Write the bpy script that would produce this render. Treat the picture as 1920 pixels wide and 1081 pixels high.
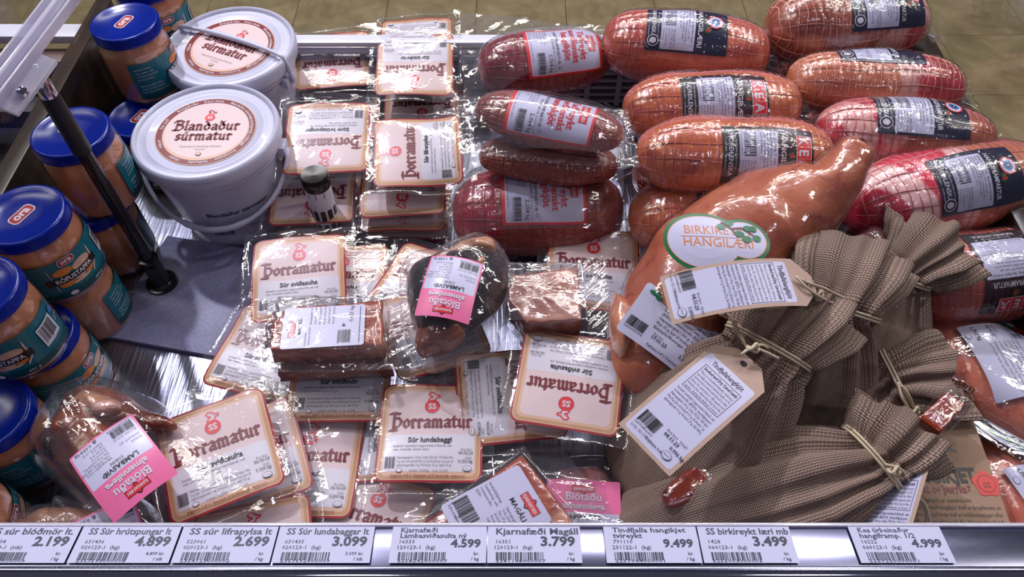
import bpy, bmesh, math, random
import numpy as np
from mathutils import Vector, Matrix, Euler
random.seed(7); np.random.seed(7)
PI = math.pi
S = bpy.context.scene
COL = S.collection
for o in list(bpy.data.objects): bpy.data.objects.remove(o)

# ------------------------------------------------------------------ camera
W, H, F = 1920, 1081, 1420.0
CAM = Vector((0, 0, .745)); PITCH = math.radians(53)
cd = bpy.data.cameras.new('camera'); cam = bpy.data.objects.new('camera', cd); COL.objects.link(cam)
cd.sensor_width = 36; cd.lens = F / W * 36; cd.clip_start = .02
cam.location = CAM; cam.rotation_euler = (PI / 2 - PITCH, 0, 0)
S.camera = cam
sp, cp = math.sin(PITCH), math.cos(PITCH)
def P(px, py, z):                       # photo pixel + real height above the counter deck -> world point
    xc = (px - W / 2) / F; yc = (H / 2 - py) / F
    d = (CAM.z - z) / (sp - yc * cp)
    return Vector((xc * d, d * (cp + yc * sp), z))
def DEP(px, py, z):
    yc = (H / 2 - py) / F
    return (CAM.z - z) / (sp - yc * cp)

# ------------------------------------------------------------------ world and light
S.view_settings.view_transform = 'Standard'; S.view_settings.look = 'None'
S.view_settings.gamma = 1; S.view_settings.use_curve_mapping = False
S.view_settings.exposure = -0.48
S.cycles.transparent_max_bounces = 40
wd = bpy.data.worlds.new('world'); S.world = wd; wd.use_nodes = True
wd.node_tree.nodes['Background'].inputs[0].default_value = (.36, .35, .50, 1)
wd.node_tree.nodes['Background'].inputs[1].default_value = .24
SPC = (.87, .86, 1)
def lamp(name, loc, target, size, power, col=(.93, .93, 1), shape='DISK', sy=None):
    l = bpy.data.lights.new(name, 'AREA'); l.shape = shape; l.size = size
    if sy: l.size_y = sy
    l.energy = power; l.color = col
    o = bpy.data.objects.new(name, l); COL.objects.link(o); o.location = loc
    o.rotation_euler = (Vector(target) - Vector(loc)).to_track_quat('-Z', 'Y').to_euler()
    return o
lamp('spot_or_fill', (-.98, 1.66, 1.95), (-.2, .5, 0), .09, 42, SPC)
lamp('spot_or_fill', (-.42, 2.15, 1.95), (-.1, .5, 0), .10, 3, SPC)
lamp('spot_or_fill', (.40, 1.95, 1.95), (.1, .5, 0), .11, 9, SPC)
lamp('spot_or_fill', (1.35, 1.85, 1.95), (.3, .5, 0), .10, 19, SPC)
lamp('spot_or_fill', (-.5, -.6, 2.1), (0, .5, 0), .25, 3, SPC)  # added fill light from the customer's side, not a shop lamp
lamp('spot_or_fill', (.9, -.5, 2.1), (.2, .5, 0), .25, 3, SPC)  # second added front fill, softens the shade on the right
lamp('floor_fill', (0, 2.6, 2.3), (0, 2.2, -.7), 3.2, 62, (1, .95, .86), 'RECTANGLE', .2)  # added light to brighten the floor behind the counter
lamp('floor_fill', (2.3, 1.3, 2.3), (1.9, 1.2, -.7), .2, 40, (1, .95, .86), 'RECTANGLE', 2.2)  # added light for the floor beyond the right glass
lamp('floor_fill', (-2.3, 1.3, 2.3), (-1.9, 1.2, -.7), .2, 30, (1, .95, .86), 'RECTANGLE', 2.2)  # matching floor fill on the left side

# ------------------------------------------------------------------ materials
def lin(c):
    return tuple((x / 255 / 12.92 if x / 255 <= .04045 else ((x / 255 + .055) / 1.055) ** 2.4) for x in c)
MATS = {}
def nodes(name):
    m = bpy.data.materials.new(name); m.use_nodes = True
    n = m.node_tree.nodes; return m, n, m.node_tree.links, n['Principled BSDF']
def N(n, t, **k):
    x = n.new(t)
    for a, b in k.items():
        if a.startswith('i_'):
            key = a[2:].replace('_', ' ')
            x.inputs[int(key) if key.isdigit() else key].default_value = b
        else: setattr(x, a, b)
    return x
def mapping(n, l, sc=(1, 1, 1), src='Object', rot=(0, 0, 0)):
    tc = N(n, 'ShaderNodeTexCoord'); mp = N(n, 'ShaderNodeMapping')
    mp.inputs['Scale'].default_value = sc; mp.inputs['Rotation'].default_value = rot
    l.new(tc.outputs[src], mp.inputs[0]); return mp.outputs[0]
def ramp(n, l, fac, stops, interp='LINEAR'):
    r = N(n, 'ShaderNodeValToRGB'); r.color_ramp.interpolation = interp
    e = r.color_ramp.elements
    while len(e) < len(stops): e.new(.5)
    for k, (p, c) in enumerate(stops):
        e[k].position = p; e[k].color = (*c, 1) if len(c) == 3 else c
    l.new(fac, r.inputs[0]); return r.outputs[0]
def noise(n, l, vec, scale, detail=3, dist=0, rough=.5):
    x = N(n, 'ShaderNodeTexNoise'); x.inputs['Scale'].default_value = scale; x.inputs['Detail'].default_value = detail
    x.inputs['Distortion'].default_value = dist; x.inputs['Roughness'].default_value = rough
    l.new(vec, x.inputs['Vector']); return x.outputs['Fac']
def mixc(n, l, fac, a, b, mode='MIX'):
    x = N(n, 'ShaderNodeMix', data_type='RGBA', blend_type=mode)
    for s, v in ((0, fac), (6, a), (7, b)):
        if hasattr(v, 'links'): l.new(v, x.inputs[s])
        elif isinstance(v, (int, float)): x.inputs[s].default_value = v
        else: x.inputs[s].default_value = (*v, 1)
    return x.outputs[2]
def math_(n, l, op, a, b=0.0):
    x = N(n, 'ShaderNodeMath', operation=op)
    for s, v in ((0, a), (1, b)):
        if hasattr(v, 'links'): l.new(v, x.inputs[s])
        else: x.inputs[s].default_value = v
    return x.outputs[0]
def bump(n, l, b, h, strength, dist=.002):
    x = N(n, 'ShaderNodeBump'); x.inputs['Strength'].default_value = strength; x.inputs['Distance'].default_value = dist
    l.new(h, x.inputs['Height']); l.new(x.outputs[0], b.inputs['Normal']); return x
def flat(name, rgb, rough=.5, metal=0, var=.06, coat=0, scale=40, spec=.5):
    if name in MATS: return MATS[name]
    m, n, l, b = nodes(name); c = lin(rgb)
    f = noise(n, l, mapping(n, l), scale, 2)
    l.new(mixc(n, l, f, tuple(x * (1 - var) for x in c), tuple(min(1, x * (1 + var)) for x in c)), b.inputs['Base Color'])
    b.inputs['Roughness'].default_value = rough; b.inputs['Metallic'].default_value = metal
    b.inputs['Coat Weight'].default_value = coat; b.inputs['Coat Roughness'].default_value = .05
    b.inputs['Specular IOR Level'].default_value = spec
    MATS[name] = m; return m
def film(name, tint=(1, 1, 1), haze=.03, bstr=.35, scale=(38, 60, 50), rough=.045, gain=1.3, detail=3):
    m, n, l, b = nodes(name); n.remove(b); out = n['Material Output']
    v = mapping(n, l, scale)
    h = noise(n, l, v, 1.0, detail, 1.2, .55)
    bp = N(n, 'ShaderNodeBump'); bp.inputs['Strength'].default_value = bstr; bp.inputs['Distance'].default_value = .004
    l.new(h, bp.inputs['Height'])
    fr = N(n, 'ShaderNodeLayerWeight'); fr.inputs['Blend'].default_value = .5; l.new(bp.outputs[0], fr.inputs['Normal'])
    f5 = math_(n, l, 'POWER', fr.outputs['Facing'], 4.5)
    fac = math_(n, l, 'MINIMUM', math_(n, l, 'ADD', math_(n, l, 'MULTIPLY', f5, .85), .06 * gain), .9)
    tr = N(n, 'ShaderNodeBsdfTransparent'); tr.inputs[0].default_value = (*tint, 1)
    df = N(n, 'ShaderNodeBsdfDiffuse'); df.inputs[0].default_value = (.85, .84, .95, 1)
    gl = N(n, 'ShaderNodeBsdfGlossy'); gl.inputs['Roughness'].default_value = rough; l.new(bp.outputs[0], gl.inputs['Normal'])
    m1 = N(n, 'ShaderNodeMixShader'); m1.inputs[0].default_value = haze; l.new(tr.outputs[0], m1.inputs[1]); l.new(df.outputs[0], m1.inputs[2])
    m2 = N(n, 'ShaderNodeMixShader'); l.new(fac, m2.inputs[0]); l.new(m1.outputs[0], m2.inputs[1]); l.new(gl.outputs[0], m2.inputs[2])
    l.new(m2.outputs[0], out.inputs[0]); return m
FILM = film('clear_vacuum_film', haze=.015, bstr=.17, gain=1.2)
FILMW = film('creased_vacuum_film', haze=.03, bstr=.3, scale=(22, 40, 30), gain=1.5, detail=3)
FILMT = film('tight_vacuum_film', haze=.01, bstr=.35, scale=(60, 60, 60), gain=1.4)
GLASS = film('clear_glass', tint=(.985, .99, .985), haze=.0, bstr=0, rough=.0, gain=.7)
JARGLASS = film('jar_glass', haze=.0, bstr=.05, scale=(20, 20, 20), rough=.03, gain=1.8)
ACRYL = film('clear_acrylic', tint=(.86, .82, .93), haze=.6, bstr=.1, scale=(4, 4, 200), rough=.08, gain=2)

def meat(name, c1, c2, red=None, zone=None, fat=None, fatscale=30, streak=None, bs=.5, rough=.33, coat=1.0, dark=None):
    """c1,c2 smoked surface; red: lean colour inside zone=(x0,x1) along the roll; fat: rim colour"""
    m, n, l, b = nodes(name)
    v = mapping(n, l)
    n1 = noise(n, l, v, 18, 5, .6, .6)
    col = ramp(n, l, n1, [(.3, lin(c1)), (.68, lin(c2))])
    if dark:
        n3 = noise(n, l, v, 30, 4, 1.2)
        col = mixc(n, l, ramp(n, l, n3, [(.55, (0, 0, 0)), (.72, (1, 1, 1))]), col, lin(dark))
    if zone:
        sx = N(n, 'ShaderNodeSeparateXYZ'); l.new(v, sx.inputs[0])
        nn = noise(n, l, v, 9, 2, .5)
        x = math_(n, l, 'ADD', sx.outputs[0], math_(n, l, 'MULTIPLY', math_(n, l, 'SUBTRACT', nn, .5), .09))
        sgn = 1 if zone[1] > zone[0] else -1
        t = math_(n, l, 'MULTIPLY', math_(n, l, 'SUBTRACT', x, zone[0]), sgn / .02)      # >0 inside the lean zone
        t01 = math_(n, l, 'ADD', math_(n, l, 'MULTIPLY', t, .1), .5)
        lean = ramp(n, l, noise(n, l, v, 35, 4, .8), [(.35, lin(red)), (.75, lin(tuple(min(255, int(k * 1.25 + 12)) for k in red)))])
        if fat:
            wv = N(n, 'ShaderNodeTexWave', wave_type='BANDS', bands_direction='DIAGONAL')
            wv.inputs['Scale'].default_value = fatscale * .3; wv.inputs['Distortion'].default_value = 7; wv.inputs['Detail'].default_value = 2
            wv.inputs['Detail Scale'].default_value = .9
            l.new(v, wv.inputs['Vector'])
            lean = mixc(n, l, ramp(n, l, wv.outputs['Fac'], [(.72, (0, 0, 0)), (.82, (1, 1, 1))]), lean, lin(fat))
        msk = ramp(n, l, t01, [(.49, (0, 0, 0)), (.51, (1, 1, 1))])
        col = mixc(n, l, msk, col, lean)
        if fat:
            rim = ramp(n, l, t01, [(.40, (0, 0, 0)), (.42, (1, 1, 1)), (.52, (1, 1, 1)), (.54, (0, 0, 0))])
            col = mixc(n, l, math_(n, l, 'MULTIPLY', rim, .85), col, lin(fat))
    elif fat:
        wv = N(n, 'ShaderNodeTexWave'); wv.inputs['Scale'].default_value = fatscale * .3; wv.inputs['Distortion'].default_value = 9; wv.inputs['Detail'].default_value = 3
        l.new(v, wv.inputs['Vector'])
        col = mixc(n, l, ramp(n, l, wv.outputs['Fac'], [(.78, (0, 0, 0)), (.95, (.8, .8, .8))]), col, lin(fat))
    if streak:
        v2 = mapping(n, l, (6, 60, 60)); n2 = noise(n, l, v2, 1, 3, .4)
        col = mixc(n, l, ramp(n, l, n2, [(.5, (0, 0, 0)), (.7, (.75, .75, .75))]), col, lin(streak))
    l.new(col, b.inputs['Base Color'])
    b.inputs['Roughness'].default_value = rough
    b.inputs['Coat Weight'].default_value = coat; b.inputs['Coat Roughness'].default_value = .06
    h = noise(n, l, v, 55, 4, 1.0)
    bp = bump(n, l, b, h, bs, .004)
    l.new(bp.outputs[0], b.inputs['Coat Normal'])
    b.inputs['Subsurface Weight'].default_value = .0
    return m

RED = flat('print_red', (152, 16, 26), .35); DRED = flat('print_dark_red', (112, 8, 22), .35)
CREAM = flat('print_cream', (206, 166, 142), .4); TAN = flat('print_tan', (186, 140, 100), .4); WHITE = flat('print_white', (206, 200, 212), .35, var=.02)
PALE = flat('print_pale', (210, 186, 188), .4, var=.03)
BLACK = flat('print_black', (26, 22, 28), .4); GREY = flat('print_grey', (90, 86, 100), .5); NAVY = flat('print_navy', (18, 20, 52), .3)
MAROON = flat('print_maroon', (52, 14, 26), .3); HOT = flat('print_scarlet', (208, 44, 48), .35); PINK = flat('print_pink', (226, 108, 156), .35)
LPINK = flat('print_light_pink', (240, 180, 205), .35)
KRED = flat('print_logo_red', (206, 40, 44), .35); SKY = flat('print_blue', (60, 110, 180), .35)
TEAL = flat('print_teal', (14, 96, 112), .3); TEALD = flat('print_dark_teal', (10, 66, 72), .3); BRN = flat('print_brown', (110, 56, 36), .4)
ORG = flat('print_orange', (206, 118, 50), .4); GREEN = flat('print_green', (14, 106, 66), .35); DGREEN = flat('print_dark_green', (14, 60, 34), .35)
LAV = flat('print_lavender', (192, 190, 218), .35, var=.02); PAPER = flat('price_paper', (186, 186, 216), .55, var=.02)
INK = flat('price_ink', (38, 36, 66), .5)

# ------------------------------------------------------------------ scene tree helpers
def link(name, me, parent=None, smooth=True):
    o = bpy.data.objects.new(name, me); COL.objects.link(o)
    if parent: o.parent = parent
    if smooth and len(me.polygons): me.shade_smooth()
    return o
def tag(o, label=None, cat=None, group=None, kind=None):
    if label: o['label'] = label
    if cat: o['category'] = cat
    if group: o['group'] = group
    if kind: o['kind'] = kind
    return o
def empty(name, loc, label=None, cat=None, group=None, rot=None, mat=None):
    o = bpy.data.objects.new(name, None); COL.objects.link(o); o.empty_display_size = .02
    if mat is not None: o.matrix_world = Matrix.Translation(loc) @ mat.to_4x4()
    else:
        o.location = loc
        if rot: o.rotation_euler = rot
    return tag(o, label, cat, group)
def mesh(name, V, Fs, mats, parent=None, smooth=True, mi=None, uv=None, kind=None):
    me = bpy.data.meshes.new(name); me.from_pydata([tuple(v) for v in V], [], Fs)
    for m in (mats if isinstance(mats, (list, tuple)) else [mats]): me.materials.append(m)
    if mi is not None: me.polygons.foreach_set('material_index', mi)
    if uv is not None:
        ul = me.uv_layers.new(name='uv'); idx = np.zeros(len(me.loops), dtype=np.int32); me.loops.foreach_get('vertex_index', idx)
        ul.data.foreach_set('uv', np.asarray(uv, dtype=np.float32)[idx].ravel())
    me.update(); o = link(name, me, parent, smooth)
    if kind: o['kind'] = kind
    return o
def sharp(o, ang=35):
    o.data.set_sharp_from_angle(angle=math.radians(ang)); return o
def box(name, c, s, m, parent=None, bev=0.0, rot=None, segs=2):
    bm = bmesh.new(); bmesh.ops.create_cube(bm, size=1)
    for v in bm.verts: v.co = Vector((v.co.x * s[0], v.co.y * s[1], v.co.z * s[2]))
    if bev: bmesh.ops.bevel(bm, geom=bm.edges[:], offset=bev, segments=segs, affect='EDGES', profile=.6)
    me = bpy.data.meshes.new(name); bm.to_mesh(me); bm.free(); me.materials.append(m)
    o = link(name, me, parent, True); sharp(o); o.location = c
    if rot: o.rotation_euler = rot
    return o
def lathe(name, prof, m, parent=None, n=48, close=True, loc=(0, 0, 0), knurl=None):
    V = []; Fs = []
    for k, (r, z) in enumerate(prof):
        for j in range(n):
            a = 2 * PI * j / n; rr = r
            if knurl and k in knurl: rr = r + (.0004 if j % 2 else -.0004)
            V.append((rr * math.cos(a), rr * math.sin(a), z))
    for k in range(len(prof) - 1):
        for j in range(n):
            Fs.append((k * n + j, k * n + (j + 1) % n, (k + 1) * n + (j + 1) % n, (k + 1) * n + j))
    if close:
        Fs.append(tuple(range(n - 1, -1, -1))); Fs.append(tuple((len(prof) - 1) * n + j for j in range(n)))
    o = mesh(name, V, Fs, m, parent); o.location = loc; sharp(o, 50); return o
def tube(name, pts, r, m, parent=None, n=8, smooth_n=0, closed=False):
    pts = [Vector(p) for p in pts]; rs = r if isinstance(r, (list, tuple)) else [r] * len(pts)
    if smooth_n: pts, rs = catmull(pts, rs, smooth_n)
    V = []; Fs = []; K = len(pts); up = None
    for k, p in enumerate(pts):
        t = (pts[min(k + 1, K - 1)] - pts[max(k - 1, 0)])
        if t.length < 1e-9: t = Vector((0, 0, 1))
        t.normalize()
        if up is None: up = Vector((0, 0, 1)) if abs(t.z) < .9 else Vector((1, 0, 0))
        a = t.cross(up).normalized(); up = a.cross(t).normalized(); b = up
        for j in range(n):
            th = 2 * PI * j / n; V.append(p + (a * math.cos(th) + b * math.sin(th)) * rs[k])
    for k in range(K - 1):
        for j in range(n): Fs.append((k * n + j, (k + 1) * n + j, (k + 1) * n + (j + 1) % n, k * n + (j + 1) % n))
    Fs.append(tuple(range(n))); Fs.append(tuple((K - 1) * n + j for j in range(n - 1, -1, -1)))
    return mesh(name, V, Fs, m, parent)
def catmull(pts, rs, m):
    o = []; q = []
    for i in range(len(pts) - 1):
        p0 = pts[max(i - 1, 0)]; p1 = pts[i]; p2 = pts[i + 1]; p3 = pts[min(i + 2, len(pts) - 1)]
        for k in range(m):
            t = k / m
            o.append(.5 * ((2 * p1) + (p2 - p0) * t + (2 * p0 - 5 * p1 + 4 * p2 - p3) * t * t + (3 * p1 - p0 - 3 * p2 + p3) * t ** 3))
            q.append(rs[i] * (1 - t) + rs[i + 1] * t)
    o.append(pts[-1]); q.append(rs[-1]); return o, q
def grid_faces(nu, nv, wrap=False):
    F_ = []
    for i in range(nu - 1):
        for j in range(nv if wrap else nv - 1):
            F_.append((i * nv + j, (i + 1) * nv + j, (i + 1) * nv + (j + 1) % nv, i * nv + (j + 1) % nv))
    return F_
def sn(x, y, seed, sc):                 # smooth pseudo noise from sines
    r = np.random.RandomState(seed); z = 0
    for k in range(5):
        a, b, c = r.uniform(-1, 1), r.uniform(-1, 1), r.uniform(0, 6.3); s = sc * (1 + .5 * k)
        z = z + np.sin((a * x + b * y) * s * 2 + c) / (1 + .5 * k)
    return z / 2.5

# ------------------------------------------------------------------ flat print: text, shapes, barcodes
_tc = {}
def text_mesh(s, bold=0.0, res=1):
    key = (s, bold, res)
    if key in _tc: return _tc[key]
    c = bpy.data.curves.new('t', 'FONT'); c.body = s; c.resolution_u = res; c.offset = bold; c.fill_mode = 'FRONT'
    o = bpy.data.objects.new('t', c)
    me = bpy.data.meshes.new_from_object(o)
    V = np.zeros(len(me.vertices) * 3); me.vertices.foreach_get('co', V); V = V.reshape(-1, 3)[:, :2].copy()
    Fs = [tuple(p.vertices) for p in me.polygons]
    bpy.data.objects.remove(o); bpy.data.curves.remove(c); bpy.data.meshes.remove(me)
    if len(V): x0 = V[:, 0].min(); w = V[:, 0].max() - x0; V[:, 0] -= x0
    else: w = 0
    _tc[key] = (V, Fs, w); return _tc[key]
class Art:
    def __init__(s): s.items = []; s.ly = 0
    def add(s, V, Fs, m, ly=None):
        s.ly += 1 if ly is None else 0
        s.items.append((np.asarray(V, float), Fs, m, s.ly if ly is None else ly)); return s
    def rect(s, x0, y0, x1, y1, m, r=0.0, n=14, ly=None, wave=None):
        ys = np.linspace(y0, y1, n)
        if r: ys = np.unique(np.concatenate([ys, y0 + r * (1 - np.cos(np.linspace(0, PI / 2, 6))), y1 - r * (1 - np.cos(np.linspace(0, PI / 2, 6)))]))
        V = []; k = len(ys)
        for y in ys:
            d = min(y - y0, y1 - y); ins = 0
            if r and d < r: ins = r - math.sqrt(max(0, r * r - (r - d) ** 2))
            for t in np.linspace(0, 1, n): V.append((x0 + ins + (x1 - x0 - 2 * ins) * t, y))
        return s.add(V, grid_faces(k, n), m, ly)
    def poly(s, pts, m, ly=None): return s.add(pts, [tuple(range(len(pts)))], m, ly)
    def ell(s, cx, cy, rx, ry, m, n=28, ly=None, rings=3):
        V = [(cx, cy)]; Fs = []
        for k in range(1, rings + 1):
            for j in range(n):
                a = 2 * PI * j / n; V.append((cx + rx * k / rings * math.cos(a), cy + ry * k / rings * math.sin(a)))
        for j in range(n): Fs.append((0, 1 + j, 1 + (j + 1) % n))
        for k in range(rings - 1):
            for j in range(n): Fs.append((1 + k * n + j, 1 + (k + 1) * n + j, 1 + (k + 1) * n + (j + 1) % n, 1 + k * n + (j + 1) % n))
        return s.add(V, Fs, m, ly)
    def line(s, pts, w, m, ly=None):
        V = []; Fs = []
        for a, b in zip(pts[:-1], pts[1:]):
            d = np.array(b, float) - np.array(a, float); L = np.hypot(*d) or 1; nrm = np.array((-d[1], d[0])) / L * w / 2; e = d / L * w * .3
            k = max(1, int(L / .006)); i0 = len(V)
            for q in range(k + 1):
                p = np.array(a) - e + (d + 2 * e) * q / k; V += [p + nrm, p - nrm]
            for q in range(k): Fs.append((i0 + 2 * q, i0 + 2 * q + 1, i0 + 2 * q + 3, i0 + 2 * q + 2))
        return s.add(V, Fs, m, ly)
    def text(s, t, x, y, size, m, al='L', rot=0, bold=0.0, res=1, sx=1.0, ly=None, arc=None, width=None):
        V, Fs, w = text_mesh(t, bold, res)
        if not len(V): return s
        V = V * size
        if width: sx = width / (w * size)
        V[:, 0] *= sx; w = w * size * sx
        V = V - np.array([{'L': 0, 'C': w / 2, 'R': w}[al], 0])
        if arc:                                         # arc = (cx, cy, radius, angle)
            cx, cy, R, a0 = arc; a = a0 - V[:, 0] / R; r = R + V[:, 1]
            V = np.stack([cx + r * np.cos(a), cy + r * np.sin(a)], 1); return s.add(V, Fs, m, ly)
        c, sn_ = math.cos(rot), math.sin(rot)
        V = np.stack([V[:, 0] * c - V[:, 1] * sn_ + x, V[:, 0] * sn_ + V[:, 1] * c + y], 1)
        return s.add(V, Fs, m, ly)
    def para(s, lines, x, y, size, lead, m, al='L', bold=0.0, mw=None):
        s.ly += 1
        for k, t in enumerate(lines):
            w = text_mesh(t, bold, 1)[2] * size
            s.text(t, x, y - k * lead, size, m, al, ly=s.ly, bold=bold, width=mw if (mw and w > mw) else None)
        return s
    def barcode(s, x, y, w, h, m=None, digits='2357594001349', ds=None, seed=1):
        m = m or BLACK; r = random.Random(seed); s.ly += 1; V = []; Fs = []; u = w / 70; k = 0; cx = 0
        while cx < w - 2 * u:
            b = u * r.choice((1, 1, 2, 3)); g = u * r.choice((1, 1, 2)); lo = y - (h * .08 if k in (0, 12, 24) else 0); i = len(V)
            V += [(x + cx, lo), (x + cx + b, lo), (x + cx + b, y + h), (x + cx, y + h)]; Fs.append((i, i + 1, i + 2, i + 3)); cx += b + g; k += 1
        s.add(V, Fs, m, s.ly)
        if digits: s.text(digits, x, y - h * .3, ds or h * .3, m, ly=s.ly, width=w)
        return s
    def sub(s, other, dx=0, dy=0, rot=0, sc=1):
        c, q = math.cos(rot) * sc, math.sin(rot) * sc; base = s.ly
        for V, Fs, m, ly in other.items:
            s.items.append((np.stack([V[:, 0] * c - V[:, 1] * q + dx, V[:, 0] * q + V[:, 1] * c + dy], 1), Fs, m, base + ly))
        s.ly = base + other.ly; return s
    def build(s, name, parent, fn, off=.0004, step=.00007):
        """fn(x, y, lift) -> (n,3) points"""
        Vs = []; Fs = []; mi = []; mats = []; base = 0
        for V, F_, m, ly in s.items:
            if m not in mats: mats.append(m)
            Vs.append(fn(V[:, 0], V[:, 1], off + ly * step)); k = mats.index(m)
            for f in F_: Fs.append(tuple(i + base for i in f)); mi.append(k)
            base += len(V)
        return mesh(name, np.concatenate(Vs), Fs, mats, parent, False, mi)

# broad-nib lettering (blackletter) drawn stroke by stroke
BL = {
 'Þ': (1.35, [[(.35, 1.75), (.35, -.3)], [(-.1, 1.62), (.3, 1.72), (.95, 1.62)], [(-.05, -.3), (.75, -.3)], [(.35, 1.1), (.85, 1.15), (1.15, .75), (1.0, .3), (.75, .05), (.4, .1)]]),
 'o': (.85, [[(.1, .75), (.1, .28), (.36, .02), (.62, .25), (.62, .72), (.36, .98), (.1, .75)]]),
 'r': (.68, [[(.02, .86), (.16, 1)], [(.16, .95), (.16, .08), (.3, 0)], [(.18, .72), (.36, .98), (.55, .82)]]),
 'a': (.85, [[(.08, .82), (.3, .98), (.58, .82), (.58, .12), (.72, .02)], [(.58, .56), (.22, .46), (.1, .22), (.28, .02), (.56, .2)]]),
 'm': (1.32, [[(.02, .86), (.16, 1)], [(.16, .95), (.16, .08), (.28, 0)], [(.18, .75), (.38, .98), (.58, .82), (.58, .08), (.7, 0)], [(.6, .75), (.8, .98), (1.0, .82), (1.0, .08), (1.14, 0)]]),
 'n': (.9, [[(.02, .86), (.16, 1)], [(.16, .95), (.16, .08), (.28, 0)], [(.18, .75), (.38, .98), (.58, .82), (.58, .08), (.72, 0)]]),
 't': (.66, [[(.2, 1.3), (.2, .18), (.36, .02), (.52, .12)], [(-.02, .95), (.5, .95)]]),
 'u': (.9, [[(.02, .88), (.14, .98)], [(.14, .95), (.14, .2), (.34, .02), (.56, .2)], [(.58, .95), (.58, .08), (.72, 0)]]),
 'ú': (.9, [[(.02, .88), (.14, .98)], [(.14, .95), (.14, .2), (.34, .02), (.56, .2)], [(.58, .95), (.58, .08), (.72, 0)], [(.34, 1.2), (.5, 1.42)]]),
 's': (.72, [[(.52, .85), (.3, .98), (.12, .78), (.2, .56), (.45, .44), (.52, .22), (.32, .02), (.08, .16)]]),
 'l': (.42, [[(.02, 1.52), (.15, 1.62)], [(.15, 1.58), (.15, .1), (.28, 0)]]),
 'd': (.86, [[(.1, 1.5), (.4, 1.15), (.62, .72), (.62, .25), (.36, .02), (.1, .28), (.1, .72), (.36, .98), (.6, .75)]]),
 'ð': (.86, [[(.1, 1.5), (.4, 1.15), (.62, .72), (.62, .25), (.36, .02), (.1, .28), (.1, .72), (.36, .98), (.6, .75)], [(.08, 1.15), (.52, 1.42)]]),
 'B': (1.25, [[(.3, 1.6), (.3, -.05)], [(-.1, 1.3), (.1, 1.6), (.6, 1.65), (.95, 1.4), (.75, 1.0), (.35, .9)], [(.4, .92), (.95, .8), (1.05, .35), (.7, 0), (-.05, .02)]]),
 ' ': (.5, [])}
def blackletter(art, word, x, y, width, m, wnib=.26, ang=40):
    tot = sum(BL[c][0] for c in word); sc = width / tot; art.ly += 1; ly = art.ly
    p = np.array((math.cos(math.radians(ang)), math.sin(math.radians(ang)))) * wnib / 2
    q = np.array((-p[1], p[0])) * .32; V = []; Fs = []; cx = 0
    for c in word:
        for st in BL[c][1]:
            for a, b in zip(st[:-1], st[1:]):
                a = np.array(a) + (cx, 0); b = np.array(b) + (cx, 0)
                pts = [a + p + q, a + p - q, a - p - q, a - p + q, b + p + q, b + p - q, b - p - q, b - p + q]
                pts = sorted({(round(float(u[0]), 5), round(float(u[1]), 5)) for u in pts}); hull = []
                for seq in (pts, pts[::-1]):
                    h = []
                    for u in seq:
                        while len(h) > 1 and (h[-1][0] - h[-2][0]) * (u[1] - h[-2][1]) - (h[-1][1] - h[-2][1]) * (u[0] - h[-2][0]) <= 0: h.pop()
                        h.append(u)
                    hull += h[:-1]
                i = len(V); V += hull; Fs.append(tuple(range(i, i + len(hull))))
        cx += BL[c][0]
    V = np.array(V) * sc + (x, y)
    art.add(V, Fs, m, ly)
    return art

def ss_mark(art, x, y, r, rot=0, ring=True):            # red disc with SS and a curled outline above it
    a = Art()
    if ring: a.ell(0, 0, r * 1.14, r * 1.14, WHITE)
    curl = [(-.55, .95), (-.35, 1.35), (.0, 1.5), (-.35, 1.75), (-.55, 2.05), (-.3, 2.35), (.15, 2.25), (.45, 1.9), (.95, 1.75), (.85, 1.5), (.5, 1.45), (.35, 1.0)]
    curl = [(u * r, v * r * .92) for u, v in curl]
    a.line(curl, r * .34, WHITE); a.poly([curl[i] for i in (0, 1, 2, 8, 9, 10, 11)], WHITE); a.line(curl, r * .2, KRED)
    a.ell(0, 0, r, r, KRED); a.text('SS', 0, -r * .38, r * 1.15, WHITE, 'C', bold=.03, res=2)
    return art.sub(a, x, y, rot)

# ------------------------------------------------------------------ shop floor and counter
TILE = None
def tile_mat():
    m, n, l, b = nodes('floor_tile_vinyl'); v = mapping(n, l, src='Object')
    g = N(n, 'ShaderNodeObjectInfo'); 
    a = noise(n, l, v, 9, 6, .8, .6); 
    c = ramp(n, l, a, [(.25, lin((104, 92, 66))), (.55, lin((136, 123, 92))), (.8, lin((160, 146, 116)))])
    l.new(c, b.inputs['Base Color']); b.inputs['Roughness'].default_value = .38; return m
TILE = tile_mat(); GROUT = flat('floor_grout', (66, 60, 46), .8)
fl = box('floor', (0, 1.6, -.735), (7, 6.4, .02), GROUT); tag(fl, kind='structure')
tme = None
for i in range(-9, 10):
    for j in range(0, 11):
        if tme is None:
            t = box('floor_tile', (0, 0, 0), (.2985, .2985, .006), TILE, fl, .0008, segs=1); tme = t.data
        else:
            t = bpy.data.objects.new('floor_tile', tme); COL.objects.link(t); t.parent = fl
        t.location = (i * .3 + .03, j * .3 - 1.12, .0132 )
        t.rotation_euler = (0, 0, random.choice((0, 1, 2, 3)) * PI / 2)

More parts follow.
